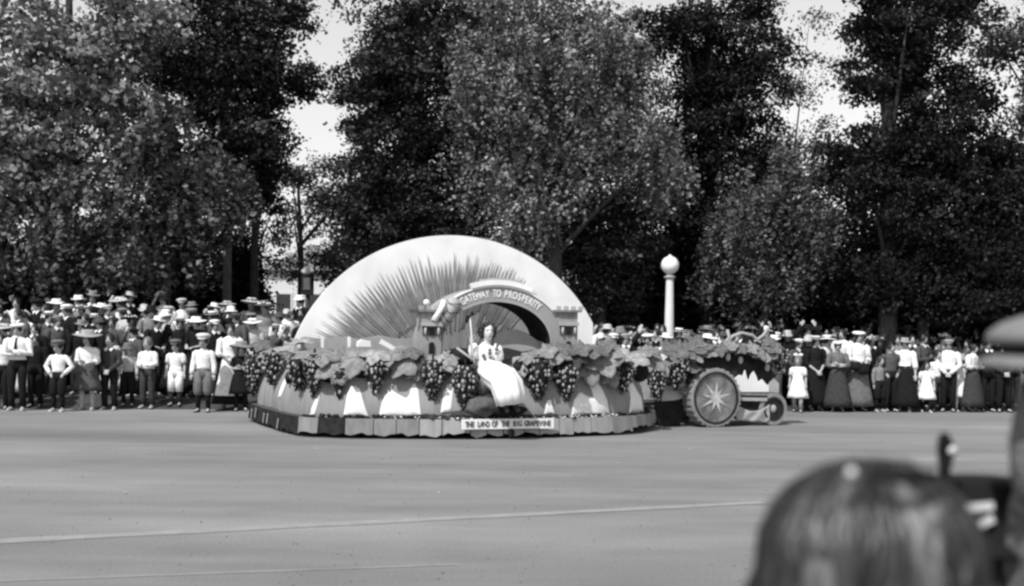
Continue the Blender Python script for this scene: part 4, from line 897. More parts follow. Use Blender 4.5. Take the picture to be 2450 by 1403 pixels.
        if g == 'boater': lat([(.0, .07), (.155, .062), (.157, .07), (.09, .074), (.088, .135), (.083, .142), (.0, .143)]); name = 'boater_hat'
        elif g == 'band': lat([(.092, .073), (.0915, .105), (.086, .106), (.086, .073)]); name = 'hat_band'
        elif g == 'felt': lat([(.0, .058), (.10, .056), (.145, .05), (.150, .062), (.145, .064), (.090, .07), (.088, .11), (.078, .15), (.05, .155), (.0, .142)], wob=.10); name = 'felt_hat'
        elif g == 'cap':
            lat([(.082, .045), (.088, .06), (.115, .09), (.105, .118), (.05, .135), (.0, .137)], ex=1.0, ey=1.15, dy=-.004); mb.loft([[v(.075*math.cos(a), -.085-.055*math.sin(a), .052-.02*math.sin(a)+h) for a in [math.pi*i/8 for i in range(9)]] for h in (0, .008)]); name = 'flat_cap'
        elif g == 'wide': lat([(.0, .06), (.10, .064), (.2, .05), (.225, .046), (.225, .054), (.2, .062), (.105, .078), (.10, .12), (.085, .145), (.0, .152)], wob=.09); name = 'wide_hat'
        elif g == 'cloth_hat': lat([(.0, .03), (.09, .035), (.15, .0), (.154, .008), (.094, .052), (.092, .10), (.07, .135), (.0, .148)], wob=.04); name = 'cloth_hat'
        elif g == 'tam': lat([(.08, .06), (.135, .085), (.138, .10), (.10, .125), (.0, .135)], tilt=.12); name = 'tam_hat'
        elif g == 'flowers':
            for i in range(10): a = 2*math.pi*i/10; mb.ell(v(.11*math.cos(a), .12*math.sin(a), .085+.01*(i % 3)), (.03*k, .03*k, .022*k), 6, 4)
            name = 'hat_flowers'
        elif g in ('hair_short', 'hair_bob', 'hair_bun'):
            n = 20; rg = []; 
            for j in range(9):
                th = lerp(.02, 1.9 if g == 'hair_short' else 2.05 if g == 'hair_bun' else 2.5, j/8); ring_ = []
                for i in range(n):
                    a = 2*math.pi*i/n; fr = max(0, -math.sin(a)); thc = min(th, lerp(9, 1.02, fr**.5) if fr > .02 else 9)
                    bx = 1.0 if g != 'hair_bob' else 1+.16*max(0, min(1, (th-1.1)))
                    ring_.append(v(.082*bx*math.sin(thc)*math.cos(a), .006+.102*bx*math.sin(thc)*math.sin(a), .006+.122*math.cos(thc)))
                rg.append(ring_)
            mb.loft(rg)
            if g == 'hair_bun': mb.ell(v(0, .105, .03), (.05*k, .045*k, .05*k), 10, 8); mb.ell(v(.05, .03, .07), (.05*k, .06*k, .05*k), 10, 8); mb.ell(v(-.05, .03, .07), (.05*k, .06*k, .05*k), 10, 8)
            name = 'hair'
        elif g == 'bow': 
            for s_ in (-1, 1): mb.ell(v(.055*s_, .03, .135), (.05*k, .018*k, .036*k), 8, 6)
            mb.ell(v(0, .03, .13), (.018*k, .018*k, .018*k), 6, 4); name = 'hair_bow'
    me = mb.mesh(name); _gar[key] = me; return me
PEOPLE = []
def person(loc, hgt, yaw, label, kind, pose, wear, skin=0, group='spectators lining the street', feet=True):
    """wear: list of (garment, material); a nested tuple in third place hangs a sub-part on it"""
    me, J = body(pose, kind); o = bpy.data.objects.new('person', me); COL.objects.link(o); WL[o] = Vector((0, 0, 0))
    o.location = loc; o.rotation_euler = (0, 0, yaw); s_ = hgt/1.70; o.scale = (s_*1.04, s_*1.04, s_)
    tag(o, label, 'person', group); o.material_slots[0].link = 'OBJECT'; o.material_slots[0].material = SKIN[skin]
    def add(g, m_, par):
        m2 = garment(g, pose, kind)
        if not m2.materials: m2.materials.append(m_)
        c = bpy.data.objects.new(m2.name.split('.')[0], m2); COL.objects.link(c); c.parent = par; c.material_slots[0].link = 'OBJECT'; c.material_slots[0].material = m_; return c
    for w in wear:
        q = add(w[0], w[1], o)
        if len(w) > 2: add(w[2][0], w[2][1], q)
    PEOPLE.append((o, label)); return o
C_ = cloth; PI = math.pi
def at(px, py, dy=0): g = G(px, py); return Vector((g.x, g.y+dy, 0 if dy == 0 and g.y < kerb_y(g.x)+.4 else bank(g.x, g.y+dy)))
def hpx(px, top, foot): g = G(px, foot); return (P(px, top, g.y).z)
def shoes(m_): return [('shoe_r', m_), ('shoe_l', m_)]
FR = []       # front row: (px, short name) used in the labels of those behind
def fr(px, top, foot, label, short, kind, pose, wear, yaw=0, hat=.06, skin=0):
    if px < 700: foot += 2
    g = at(px, foot); h = hpx(px, top, foot); h = h-hat*h/1.7 if hat else h
    FR.append((px, short));  return person(g, h, R(yaw), label, kind, pose, wear, skin)
W_, PW_, G_, DG, BK, PG = C_(.72), C_(.6), C_(.13), C_(.045), C_(.012), C_(.3)
fr(2, 800, 978, 'man in white shirt and black trousers cut off by the left edge of the picture', 'left-edge man', 'man', 'stand', [('shirt', W_), ('trousers', BK), ('hair_short', HAIRD)]+shoes(SHOE), hat=0)
fr(40, 768, 981, 'tall boy in white shirt and long dark tie, arms folded, under a big white cap', 'boy with the tie', 'man', 'fold', [('shirt', W_), ('tie', BK), ('trousers', BK), ('hair_short', HAIRD), ('tam', W_)]+shoes(C_(.3)), yaw=4)
fr(84, 806, 976, 'dark suited youth standing between the boy with the tie and the boy in knickers', 'dark suited youth', 'man', 'stand', [('jacket', BK), ('trousers', BK), ('hair_short', HAIRD)]+shoes(SHOE), hat=0, skin=1)
fr(138, 806, 983, 'boy in loose white shirt, dark knickers and white shoes, grey cap', 'white-shoed boy', 'child', 'hips', [('shirt', W_), ('knickers', BK), ('hair_short', HAIRD), ('cap', G_), ('stockings', BK)]+shoes(SHOEL), yaw=-6)
fr(208, 784, 980, 'girl in white blouse and grey skirt holding a big round grey hat, wearing another hat', 'hat-holding girl', 'child', 'hold', [('blouse', W_), ('short_skirt', C_(.08)), ('hair_bob', HAIRD), ('wide', PG)]+shoes(C_(.3)))
fr(261, 795, 979, 'boy in dark sweater and black trousers with hands clasped, pale shoes', 'boy in dark sweater', 'child', 'clasp', [('shirt', DG), ('collar', W_), ('trousers', BK), ('hair_short', HAIRD)]+shoes(PG), hat=0)
fr(305, 820, 976, 'small boy in pale grey shirt, black knickers and grey cloth hat', 'boy in grey hat', 'child', 'stand', [('shirt', C_(.45)), ('knickers', BK), ('stockings', BK), ('hair_short', HAIRD), ('cloth_hat', G_)]+shoes(SHOE), yaw=8)
fr(352, 806, 977, 'bare-headed boy in white shirt and grey trousers, elbows bent', 'boy in grey trousers', 'child', 'hold', [('shirt', W_), ('trousers', DG), ('hair_short', HAIRL)]+shoes(PG), hat=0, yaw=-8)
fr(419, 812, 976, 'little boy in white rompers, dark stockings and grey cap', 'boy in white rompers', 'child', 'stand', [('rompers', W_), ('stockings', DG), ('hair_short', HAIRD), ('cap', G_)]+shoes(SHOE), yaw=-4)
fr(485, 790, 985, 'boy in full white shirt and mid grey knickers with dark stockings and pale cap', 'boy in grey knickers', 'child', 'stand', [('shirt', W_), ('knickers', C_(.13)), ('stockings', BK), ('hair_short', HAIRD), ('cap', PW_)]+shoes(DG))
fr(549, 776, 980, 'woman in white blouse and wide white apron over a black skirt beside the float', 'woman in the white apron', 'woman', 'hold', [('blouse', W_), ('long_skirt', BK), ('apron', W_), ('hair_bun', HAIRD)]+shoes(SHOE), hat=0, yaw=10)
fr(576, 812, 982, 'girl in black dress and wide grey hat in front of the woman with the apron', 'black-dressed girl', 'child', 'fold', [('dress', BK), ('stockings', BK), ('hair_bob', HAIRD), ('wide', C_(.2))]+shoes(SHOE), yaw=14)
# hat carried by the girl
g_ = at(208, 980); mb = MB(); cH = Vector((g_.x, g_.y-.30, .86))
for (r0, y0) in ((.0, 0), ): mb.loft([[cH+Vector((r_*math.cos(a)*.86, -d_, r_*1.1*math.sin(a))) for a in [2*PI*i/24 for i in range(24)]] for r_, d_ in ((.001, -.0), (.21, -.02), (.215, -.01), (.21, .0), (.12, .01), (.115, .06), (.08, .085), (.001, .09))])
tag(mb.build('hat', C_(.16), loc=(g_.x, g_.y-.30, .62)), 'big round grey hat held in front of the girl in white blouse', 'hat')
# right-hand front row
fr(1908, 845, 987, 'small girl in white dress and hair bow stepping past the tractor front wheel', 'girl by the tractor', 'child', 'walk', [('dress', W_), ('stockings', PG), ('hair_bob', HAIRL), ('bow', W_)]+shoes(DG), yaw=-20, hat=.05)
fr(1950, 800, 984, 'woman in black dress and pale boater behind the girl in white by the tractor', 'woman in boater', 'woman', 'clasp', [('long_dress', BK), ('hair_bun', HAIRD), ('boater', PW_, ('band', BK))]+shoes(SHOE), yaw=10)
fr(2003, 812, 986, 'woman in grey blouse and dark skirt with a white scarf over her hair', 'woman in head scarf', 'woman', 'fold', [('blouse', C_(.13)), ('long_skirt', DG), ('hair_bun', HAIRD), ('tam', W_)]+shoes(SHOE), yaw=-10)
fr(2052, 788, 985, 'woman in long grey skirt, white blouse and white hat, dark bundle in her arms', 'woman with dark bundle', 'woman', 'hold', [('blouse', W_), ('long_skirt', C_(.13)), ('hair_bun', HAIRD), ('tam', W_)]+shoes(SHOE), yaw=6)
fr(2104, 850, 986, 'boy in mid grey shirt and black knickers right of the woman in the long skirt', 'boy in mid grey shirt', 'child', 'stand', [('shirt', C_(.2)), ('knickers', BK), ('stockings', BK), ('hair_short', HAIRD)]+shoes(PG), hat=0, yaw=20)
fr(2130, 822, 986, 'man in dark grey shirt and black trousers, bare-headed, beside the white-shirted woman', 'man in dark grey shirt', 'man', 'hips', [('shirt', C_(.08)), ('trousers', BK), ('hair_short', HAIRD)]+shoes(SHOE), hat=0, yaw=14)
fr(2163, 806, 986, 'woman in white blouse and black skirt with pale hat, white bag hanging from her hand', 'woman with the white bag', 'woman', 'stand', [('blouse', W_), ('long_skirt', BK), ('hair_bun', HAIRD), ('felt', PG)]+shoes(PG), yaw=-24)
fr(2216, 862, 987, 'dark-haired girl in full white dress and white shoes near the right end', 'dark-haired girl', 'child', 'walk', [('dress', W_), ('stockings', BK), ('hair_bob', HAIRD)]+shoes(SHOEL), hat=0, yaw=-12)
fr(2243, 834, 985, 'boy in white shirt and dark trousers between the girl in white and the tall man', 'boy in dark trousers', 'child', 'stand', [('shirt', W_), ('trousers', DG), ('hair_short', HAIRD)]+shoes(SHOE), hat=0)
fr(2268, 808, 986, 'tall man in white shirt and black trousers, grey cap, near the right end', 'tall capped man', 'man', 'clasp', [('shirt', W_), ('trousers', BK), ('hair_short', HAIRD), ('cap', PG)]+shoes(SHOE), yaw=-20)
fr(2297, 842, 985, 'girl in white pinafore dress with white stockings beside the tall man', 'white-stockinged girl', 'child', 'stand', [('dress', W_), ('stockings', W_), ('hair_bob', HAIRD), ('cloth_hat', PG)]+shoes(SHOEL), yaw=8)
fr(2327, 824, 986, 'woman in white blouse and charcoal skirt turned half away, near the right edge', 'woman turned half away', 'woman', 'fold', [('blouse', W_), ('long_skirt', DG), ('hair_bun', HAIRD)]+shoes(SHOE), hat=0, yaw=35)
fr(2362, 806, 986, 'man in black suit with white collar beneath the grey hat brim at the right', 'man in black suit', 'man', 'stand', [('jacket', BK), ('collar', W_), ('trousers', BK), ('hair_short', HAIRD), ('felt', DG)]+shoes(SHOE))
fr(2402, 812, 987, 'man in charcoal jacket and pale shirt front, partly behind the near man in grey', 'man in charcoal jacket', 'man', 'clasp', [('jacket', DG), ('collar', W_), ('trousers', BK), ('hair_short', HAIRD)]+shoes(SHOE), hat=0, yaw=-6)
# bag, bundle and hand bag
bz_ = at(2178, 985); tag(MB().ell((bz_.x, bz_.y-.14, .50), (.10, .07, .16), 12, 8).tube([(bz_.x-.05, bz_.y-.13, .62), (bz_.x-.03, bz_.y-.13, .78), (bz_.x+.03, bz_.y-.13, .78), (bz_.x+.05, bz_.y-.13, .62)], .008, 5).build('bag', W_, loc=(bz_.x, bz_.y-.14, .34)), 'plump white bag hanging at the knee of the woman in white blouse', 'bag')
bz_ = at(2050, 985); tag(MB().ell((bz_.x-.02, bz_.y-.27, .98), (.22, .10, .11), 14, 8).ell((bz_.x+.05, bz_.y-.30, .92), (.14, .08, .12), 12, 8).build('bundle', BK, loc=(bz_.x, bz_.y-.27, .82)), 'dark folded coat in the arms of the woman in long grey skirt', 'coat')
bz_ = at(1918, 985); tag(MB().ell((bz_.x+.02, bz_.y-.20, .58), (.11, .06, .14), 12, 8).tube([(bz_.x-.05, bz_.y-.19, .68), (bz_.x+.0, bz_.y-.18, .80), (bz_.x+.07, bz_.y-.19, .68)], .008, 5).build('bag', BK, loc=(bz_.x, bz_.y-.2, .44)), 'dark handbag carried by the small girl in white by the tractor', 'bag')

# ---- the rows behind
USED = set(l for _, l in PEOPLE); random.seed(77)
HATS = {'boater': 'boater', 'felt': 'felt hat', 'cap': 'flat cap', 'wide': 'wide-brimmed hat', 'cloth_hat': 'cloth sun hat', 'tam': 'soft round hat'}
VAL = [(.72, 'white'), (.45, 'pale grey'), (.2, 'mid grey'), (.08, 'dark grey'), (.012, 'black')]
ROWN = {1: 'just behind', 2: 'second behind', 3: 'third behind', 4: 'fourth behind', 5: 'rearmost behind'}
POSE = {'stand': 'arms down', 'clasp': 'hands clasped', 'fold': 'arms folded', 'hold': 'elbows bent', 'shade': 'shading the eyes', 'hips': 'hands on hips', 'walk': 'stepping', 'lift': 'arms raised'}
def spectator(px, Y, row, hgt, hat_p=.8, dark=False):
    x = P(px, 800, Y).x; z = bank(x, Y) if Y > kerb_y(x)+.4 else 0
    near = min(FR, key=lambda f: abs(f[0]-px))[1]
    for _ in range(2000):
        man = random.random() < .55; kind = 'man' if man else 'woman'; pose = random.choice(['stand', 'stand', 'clasp', 'fold', 'hold', 'shade', 'hips', 'walk', 'lift'][:random.choice([7, 7, 8, 9])])
        hv, hn = random.choices(VAL, [5, 4, 3, 2, 2])[0]; cv, cn = random.choices(VAL, [4, 2, 2, 3, 5] if not man else [3, 1, 1, 3, 7])[0]
        ht = random.choice(['boater', 'felt', 'felt', 'cap'] if man else ['wide', 'wide', 'cloth_hat', 'tam', 'boater']) if random.random() < hat_p else None
        if dark and (cv > .25 or hv > .5) and random.random() < .65: continue
        if ht == 'boater' and (hv < .4 or random.random() < .35): continue
        top = 'jacket' if man and cv < .4 else 'shirt' if man else 'long_dress' if random.random() < .4 else 'blouse'
        tn = {'jacket': 'jacket', 'shirt': 'shirt', 'long_dress': 'dress', 'blouse': 'blouse'}[top]
        hw = ('%s %s' % (hn, HATS[ht])) if ht else 'bare-headed'
        lab = '%s in %s %s, %s, %s the %s' % (kind, cn, tn, hw, ROWN[row], near)
        if len(lab.split()) <= 16 and lab not in USED: break
        lab = '%s in %s %s, %s, %s, %s the %s' % (kind, cn, tn, hw, POSE[pose], ROWN[row], near)
        if len(lab.split()) <= 16 and lab not in USED: break
    USED.add(lab)
    wear = [(top, C_(cv))]
    if man: wear += [('trousers', C_(random.choice([.012, .025, .08]))), ('hair_short', HAIRD)]+([('collar', W_)] if top == 'jacket' else [])
    else: wear += ([('long_skirt', C_(random.choice([.012, .08, .2, .6])))] if top == 'blouse' else [])+[('hair_bun', random.choice([HAIRD, HAIRD, HAIRL]))]
    if ht: wear.append((ht, C_(hv), ('band', BK)) if ht == 'boater' else (ht, C_(hv), ('flowers', C_(random.choice([.72, .3, .08])))) if ht == 'wide' and random.random() < .6 else (ht, C_(hv)))
    o = person(Vector((x, Y, z)), hgt, R(random.uniform(-48, 48)), lab, kind, pose, wear, random.randrange(3)); o.rotation_euler.x = R(random.uniform(-4, 5)); o.rotation_euler.y = R(random.uniform(-4, 4))
def ky(px): return G(px, 977 if px < 1000 else 984).y
for row, (d, step) in enumerate(((.62, 44), (1.25, 46), (1.95, 47), (2.75, 52), (3.6, 80)), 1):
    px = -8+random.uniform(0, 20)
    while px < 735:
        if not (row == 1 and 560 < px < 640): spectator(px, ky(px)+d+random.uniform(-.15, .15), row, random.uniform(1.45, 1.78) if row > 1 else random.uniform(1.4, 1.68), .78)
        px += step*random.uniform(.75, 1.25)
for row, (d, step) in enumerate(((.55, 40), (1.15, 42), (1.8, 45), (2.6, 50), (3.5, 70)), 1):
    px = 1440+random.uniform(0, 25)
    while px < 2445:
        if not (abs(px-1601) < 9 and row > 2): spectator(px, ky(px)+d+random.uniform(-.15, .15), row, random.uniform(1.45, 1.76), .66, True)
        px += step*random.uniform(.75, 1.25)
# spectators in front of the lamp, seen over the float's tail: a looser front row
for px, lab, kind, pose, wear in [(1466, 'young man in grey shirt and white cap right beside the backdrop end', 'man', 'stand', [('shirt', C_(.2)), ('trousers', BK), ('hair_short', HAIRD), ('cap', W_)]),
    (1494, 'heavy man in black suit and pale flat cap seen over the float leaves', 'man', 'clasp', [('jacket', BK), ('collar', W_), ('trousers', BK), ('hair_short', HAIRD), ('cap', PG)]),
    (1548, 'woman in grey dress with a white head scarf, just left of the lamp post', 'woman', 'fold', [('long_dress', C_(.2)), ('hair_bun', HAIRD), ('tam', W_)]),
    (1592, 'man with black braces over white shirt and white hat, before the lamp post', 'man', 'stand', [('shirt', W_), ('trousers', BK), ('hair_short', HAIRD), ('felt', W_)]),
    (1640, 'woman in black dress and grey felt hat just right of the lamp post', 'woman', 'hold', [('long_dress', BK), ('hair_bun', HAIRD), ('felt', C_(.2))]),
    (1690, 'woman in dark dress with wide white hat seen over the tractor leaves', 'woman', 'clasp', [('long_dress', DG), ('hair_bun', HAIRD), ('wide', W_)])]:
    p = at(px, 986); person(p, 1.62, R(random.uniform(-15, 15)), lab, kind, pose, wear+shoes(SHOE), random.randrange(3))

# ------------------------------------------------------------------ the seated woman on the float
qY = skirt(s_at(1165), .75).y-.10
def Q(px, py, d=0): return P(px, py, qY+d)
J = dict(pel=Q(1164, 884, .02), waist=Q(1161, 864, .03), chest=Q(1160, 843, .04), shc=Q(1161, 829, .03), neck=Q(1163, 817, .02), head=Q(1168, 795, -.005))
J.update(hipr=Q(1152, 886), hipl=Q(1178, 886), kner=Q(1204, 900, -.40), knel=Q(1228, 898, -.38), ankr=Q(1208, 962, -.36), ankl=Q(1232, 962, -.36), toer=Q(1214, 984, -.50), toel=Q(1240, 982, -.50),
         shor=Q(1136, 831, .02), shol=Q(1187, 833, .02), elbr=Q(1130, 862, -.06), wrir=Q(1128, 820, -.16), elbl=Q(1196, 868, -.03), wril=Q(1190, 882, -.24))
mb = MB()
def era(c, rx, ry, n=14): return [Vector(c)+Vector((rx*math.cos(2*PI*i/n), ry*math.sin(2*PI*i/n), 0)) for i in range(n)]
mb.loft([era(J['pel']-Vector((0, 0, .09)), .13, .1), era(J['pel'], .16, .115), era(J['waist'], .115, .085), era(J['chest'], .145, .105), era(J['shc']-Vector((0, 0, .02)), .150, .085), era(J['shc']+Vector((0, 0, .03)), .08, .062), era(J['neck'], .048, .05), era(J['neck']+Vector((0, -.01, .06)), .046, .05)])
for s_, sd_ in (('r', -1), ('l', 1)):
    mb.tube([J['hip'+s_], J['hip'+s_].lerp(J['kne'+s_], .5), J['kne'+s_], J['kne'+s_].lerp(J['ank'+s_], .35), J['ank'+s_]], [.085, .075, .056, .052, .036], 10)
    mb.tube([J['ank'+s_]+Vector((0, .03, -.02)), J['ank'+s_]+Vector((0, -.04, -.05)), J['toe'+s_]], [.036, .034, .022], 8)
    mb.tube([J['sho'+s_]+Vector((-sd_*.03, 0, 0)), J['sho'+s_].lerp(J['elb'+s_], .4), J['elb'+s_], J['elb'+s_].lerp(J['wri'+s_], .3), J['wri'+s_]], [.05, .042, .035, .034, .023], 9)
hand(mb, J['wrir'], Vector((-.05, -.1, .9)), -1, 1.1, .9, up=(-.6, .6, .1)); hand(mb, J['wril'], J['wril']-J['elbl'], 1, .35, .9, up=(0, 0, 1))
head(mb, J['head'], 1.10, R(16))
me = remesh(mb, 'person', .0075, 2); mk = MB(); face_marks(mk, J['head'], 1.10, R(16)); append_marks(me, mk); me.materials.append(mat('skin_pale', .58, .6, .06, 12, 0, .3)); me.materials.append(FACE_D)
base = Vector(J['pel']); me.transform(Matrix.Translation(-base)); queen = bpy.data.objects.new('person', me); COL.objects.link(queen); queen.location = base; WL[queen] = base
tag(queen, 'dark-haired woman in white gown seated on the float, holding up a ribboned staff', 'person')
GOWN = mat('gown_white', .78, .85, .05, 8, .15, .15)
mb = MB(); pts = [Q(1160, 863, .03), Q(1163, 876, .02), Q(1169, 889, -.06), Q(1184, 898, -.20), Q(1203, 908, -.33), Q(1213, 925, -.40), Q(1219, 945, -.42), Q(1222, 967, -.42)]
rad = [.122, .155, .185, .205, .225, .235, .222, .20]
n0 = len(mb.v); mb.tube(pts, rad, 36, True)
for i in range(n0, len(mb.v)):
    k = (i-n0)//36; a = (i-n0) % 36; c = pts[min(k, len(pts)-1)]; f = 1+((.022+.012*k)*math.sin(a*1.4+k*.25)+(.012+.007*k)*math.sin(a*2.7+1))*min(1, k/3); mb.v[i] = c+(mb.v[i]-c)*f
    if k >= 6: mb.v[i].z += .012*math.sin(a*1.1)
mb.build('gown_skirt', GOWN, queen)
mb = MB(); mb.loft([era(J['waist']-Vector((0, 0, .05)), .138, .105, 20), era(J['waist'], .128, .098, 20), era(J['chest']-Vector((0, 0, .03)), .16, .128, 20), era(J['chest']+Vector((0, 0, .035)), .168, .118, 20), era(J['shc']+Vector((0, 0, -.012)), .168, .098, 20), era(J['shc']+Vector((0, 0, .012)), .10, .078, 20)])
for s_, sd_ in (('r', -1), ('l', 1)):
    mb.tube([J['sho'+s_]-Vector((sd_*.04, 0, -.01)), J['sho'+s_]+Vector((sd_*.012, 0, -.01)), J['sho'+s_].lerp(J['elb'+s_], .5), J['sho'+s_].lerp(J['elb'+s_], .85)], [.07, .082, .088, .07], 12)
mb.build('gown_bodice', GOWN, queen)
for px, py, r_ in [(1157, 852, .03), (1160, 858, .025), (1172, 838, .025), (1172, 846, .028), (1173, 856, .025), (1188, 836, .03), (1190, 827, .025), (1187, 846, .022)]: MB().ell(Q(px, py, -.13), (r_, .016, r_*1.2), 8, 6).build('corsage_flower', C_(.13), queen)
mb = MB(); hc = J['head']; random.seed(9)
mb.ell(hc+Vector((-.012, .028, .022)), (.105, .105, .122), 16, 12)
for k in range(90):
    a = random.uniform(0, 2*PI); e = random.uniform(-.75, 1.4); v = Vector((math.cos(a)*math.cos(e), math.sin(a)*math.cos(e), math.sin(e)))
    if v.y < -.25 and e < .72 and v.x > -.62 and v.x < .86: continue
    r_ = random.uniform(.024, .04); mb.ell(hc+Vector((v.x*.116-.016, v.y*.108+.014, v.z*.125+.006)), (r_, r_, r_), 7, 5)
mb.build('hair', HAIRD, queen)
for s_ in 'rl':
    a_, t_ = J['ank'+s_], J['toe'+s_]; MB().tube([a_+Vector((0, .035, -.035)), a_+Vector((0, -.03, -.05)), t_, t_+Vector((0, -.03, -.005))], [.042, .045, .036, .015], 10).build('shoe', SHOE, queen)
h_ = J['wrir']+Vector((-.005, -.055, .075)); st0, st1 = h_+(Q(1134, 868, -.2)-Q(1127, 806, -.2)), h_+(Q(1124, 752, -.2)-Q(1127, 806, -.2))
staff = empty('staff', st0, 'slim white staff with a dark ribbon bow, held upright by the seated woman', 'staff')
MB().tube([st0, st0.lerp(st1, .5), st1], [.009, .009, .008], 8).build('shaft', GOWN, staff)
mb = MB()
for s_, dz in ((-1, -.05), (1, .02), (-1, -.09)): mb.tube([st1+Vector((0, -.01, -.02)), st1+Vector((s_*.035, -.02, dz+.03)), st1+Vector((s_*.05, -.015, dz-.02))], [.012, .026, .02], 7, sq=.5)
mb.build('ribbon_bow', DARK, staff)

# ------------------------------------------------------------------ onlookers close to the camera
HM = [mat('near_hair_%d' % i, v, .42, .35, 40, .3, .5, (1, 1, .15)) for i, v in enumerate((.006, .013, .045, .12))]
nA = P(2090, 1085, 1.5); hA = nA.z
pa_ = person(Vector((nA.x, 1.5, 0)), hA-.005, R(172), 'girl with loose dark bobbed hair and a pale clip, seen from behind, nearest the camera', 'child', 'stand', [('dress', C_(.2)), ('stockings', BK)]+shoes(SHOE), group='onlookers near the camera')
random.seed(12); hcA = Vector((nA.x, 1.505, hA-.136)); inv = None
bpy.context.view_layer.update(); inv = pa_.matrix_world.inverted()
def hb(mb, name, m_):
    me = mb.mesh(name, Vector((0, 0, 0))); me.transform(inv); me.materials.append(m_); o = bpy.data.objects.new(name, me); COL.objects.link(o); o.parent = pa_; return o
hb(MB().ell(hcA+Vector((0, .0, -.004)), (.106, .116, .118), 24, 16), 'hair', HM[0])
NL = 300
for k in range(NL):
    a = 2*PI*(k*.618034 % 1)+random.uniform(-.05, .05); clump = math.sin(a*5+1)+.6*math.sin(a*9+2.2); w_ = random.uniform(.004, .011); out = .97+.05*clump*.5+random.uniform(0, .07); pts = []; fly = random.random() < .28
    st_ = random.uniform(.0, .9); ph = random.uniform(0, 6); amp = random.uniform(.02, .10); ln = random.choice([6, 7, 8, 8]); tw = .12*math.sin(a*4)+random.uniform(-.12, .12)
    for q in range(ln+1):
        th = lerp(st_, 1.7, min(1, q/5)); rr = .119*math.sin(th)*out; z = .122*math.cos(th)*(1+.02*math.sin(ph))
        if q > 5: z -= (q-5)*.034; rr *= 1+(.07+.06*clump*.5)*(q-5)-.016*(q-5)**2+(.06*(q-5) if fly else -.012*(q-5)**2)
        aa = a+tw*q/6+amp*math.sin(q*1.3+ph)*(q/6); pts.append(hcA+Vector((rr*math.cos(aa)*1.06+.004*math.sin(q*1.1+ph), rr*1.08*math.sin(aa)+.004, z+.003*math.sin(q*1.7+ph))))
    v_ = clump+random.uniform(-.9, .9)
    hb(MB().tube(pts, [w_*.5]+[w_*random.uniform(.8, 1.2) for _ in range(ln-1)]+[w_*.25], 6), 'hair_lock', HM[0 if v_ < -.1 else 1 if v_ < .55 else 2 if v_ < 1.1 else 3])
hb(MB().ell(P(2037, 1131, 1.395), (.006, .005, .006), 10, 8), 'hair_clip', C_(.72))
hb(MB().tube([P(2085, 1134, 1.40), P(2130, 1139, 1.385), P(2180, 1142, 1.385), P(2238, 1134, 1.41)], [.004, .007, .0085, .004], 8), 'parting_shadow', C_(.012))  # dark strip drawn in for the shadow along the hair parting
# child in the dark feathered hat
YB = 2.3; pB = P(2345, 1146, YB); inv0 = inv
pb_ = person(Vector((pB.x, YB, 0)), pB.z-.055, R(165), 'child in flat black hat with an upright dark feather and white ribbon, right foreground', 'child', 'stand', [('jacket', C_(.08)), ('short_skirt', BK), ('hair_bob', HAIRD), ('stockings', BK)]+shoes(SHOE), group='onlookers near the camera')
bpy.context.view_layer.update(); invB = pb_.matrix_world.inverted()
def put(mb, name, m_, par, iv, mod=None):
    me = mb.mesh(name); me.transform(iv); me.materials.append(m_); o = bpy.data.objects.new(name, me); COL.objects.link(o); o.parent = par; return o
c = Vector((pB.x+.005, YB, pB.z))
hatB = put(MB().loft([[c+Vector((r_*math.cos(a), r_*1.05*math.sin(a), z)) for a in [2*PI*i/28 for i in range(28)]] for r_, z in ((.001, 0), (.085, 0), (.092, -.006), (.096, -.06), (.10, -.105), (.135, -.125), (.137, -.118), (.1, -.13), (.001, -.13))], True), 'black_hat', C_(.012), pb_, invB)
fx = [P(2268, 1160, YB-.11), P(2262, 1130, YB-.11), P(2259, 1090, YB-.11), P(2263, 1060, YB-.11), P(2266, 1036, YB-.11)]
mb = MB(); vs = []
fo = [(2258, 1036), (2272, 1038), (2281, 1055), (2286, 1080), (2278, 1100), (2274, 1125), (2272, 1160), (2258, 1160), (2250, 1130), (2244, 1105), (2243, 1075), (2248, 1050)]
put(MB().prism([P(x_, y_, YB-.112)+Vector((0, .006*math.sin(y_*.05), 0)) for x_, y_ in fo], (0, .006, 0)).tube(fx, [.003]*5, 6), 'feather', C_(.012), pb_, invB)
put(MB().ell(P(2279, 1077, YB-.116), (.008, .004, .006), 10, 6, 0, Euler((0, R(-35), 0))), 'feather_tip', C_(.72), pb_, invB)
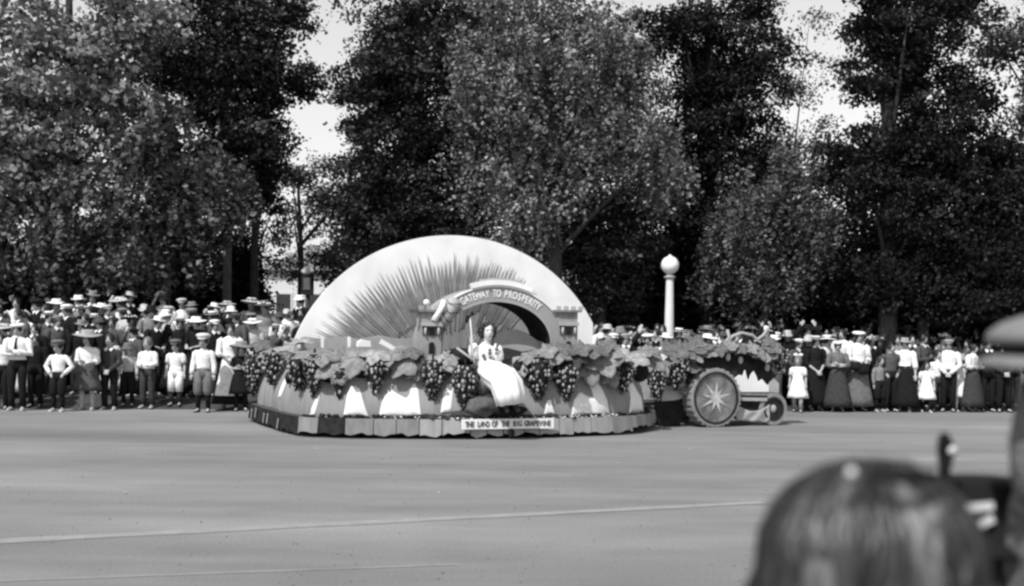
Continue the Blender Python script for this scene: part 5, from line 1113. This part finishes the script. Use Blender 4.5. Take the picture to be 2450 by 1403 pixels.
for i, (a_, b_) in enumerate((((2304, 1217), (2378, 1211)), ((2304, 1220), (2330, 1266)), ((2326, 1266), (2378, 1240)))):
    p, q = P(*a_, YB-.107-.002*i), P(*b_, YB-.107-.002*i); d_ = (q-p).normalized(); n_ = d_.cross(Vector((0, 1, 0)))*.0075
    put(MB().prism([p-n_, q-n_, q+n_, p+n_], (0, .0016, 0)), 'white_ribbon', C_(.6), pb_, invB)
# grown-up in grey at the right edge
YC = 2.0; cx = P(2606, 860, YC)
pc_ = person(Vector((cx.x+.05, YC, 0)), 1.63, R(93), 'person in rough grey coat and broad grey hat, cut by the right picture edge', 'man', 'stand', [('jacket', mat('tweed', .15, .95, .6, 70, .9, .1)), ('trousers', C_(.045)), ('hair_short', HAIRD)]+shoes(SHOE), group='onlookers near the camera')
bpy.context.view_layer.update(); invC = pc_.matrix_world.inverted(); FELT = mat('grey_felt', .18, .95, .12, 60, .2, .1)
c = Vector((cx.x, YC, P(2606, 858, YC).z))
def lr(prof, wob): return [[c+Vector((r_*math.cos(a), r_*1.1*math.sin(a), z+wob*math.cos(2*a+.3)*max(0, r_-.13)*6)) for a in [2*PI*i/36 for i in range(36)]] for r_, z in prof]
hc_ = put(MB().loft(lr([(.140, .020), (.152, .024), (.156, .03), (.151, .042), (.132, .056), (.10, .068), (.05, .076), (.001, .078)], 0)), 'felt_hat', FELT, pc_, invC)
put(MB().loft(lr([(.128, -.01), (.138, .026)], 0)), 'hat_band', C_(.012), hc_, Matrix.Identity(4)).data.transform(invC)
put(MB().loft(lr([(.09, -.012), (.14, -.006), (.174, -.018), (.177, -.012), (.142, .003), (.09, .0)], .012)), 'hat_brim', FELT, hc_, Matrix.Identity(4)).data.transform(invC)
put(MB().loft([[Vector((cx.x+.015+r_*math.cos(a), YC+.02+r_*.9*math.sin(a), z+.012*math.sin(3*a))) for a in [2*PI*i/30 for i in range(30)]] for r_, z in ((.10, 1.335), (.125, 1.36), (.128, 1.42), (.118, 1.48), (.112, 1.52), (.09, 1.525))]), 'coat_collar', mat('tweed', .17), pc_, invC)
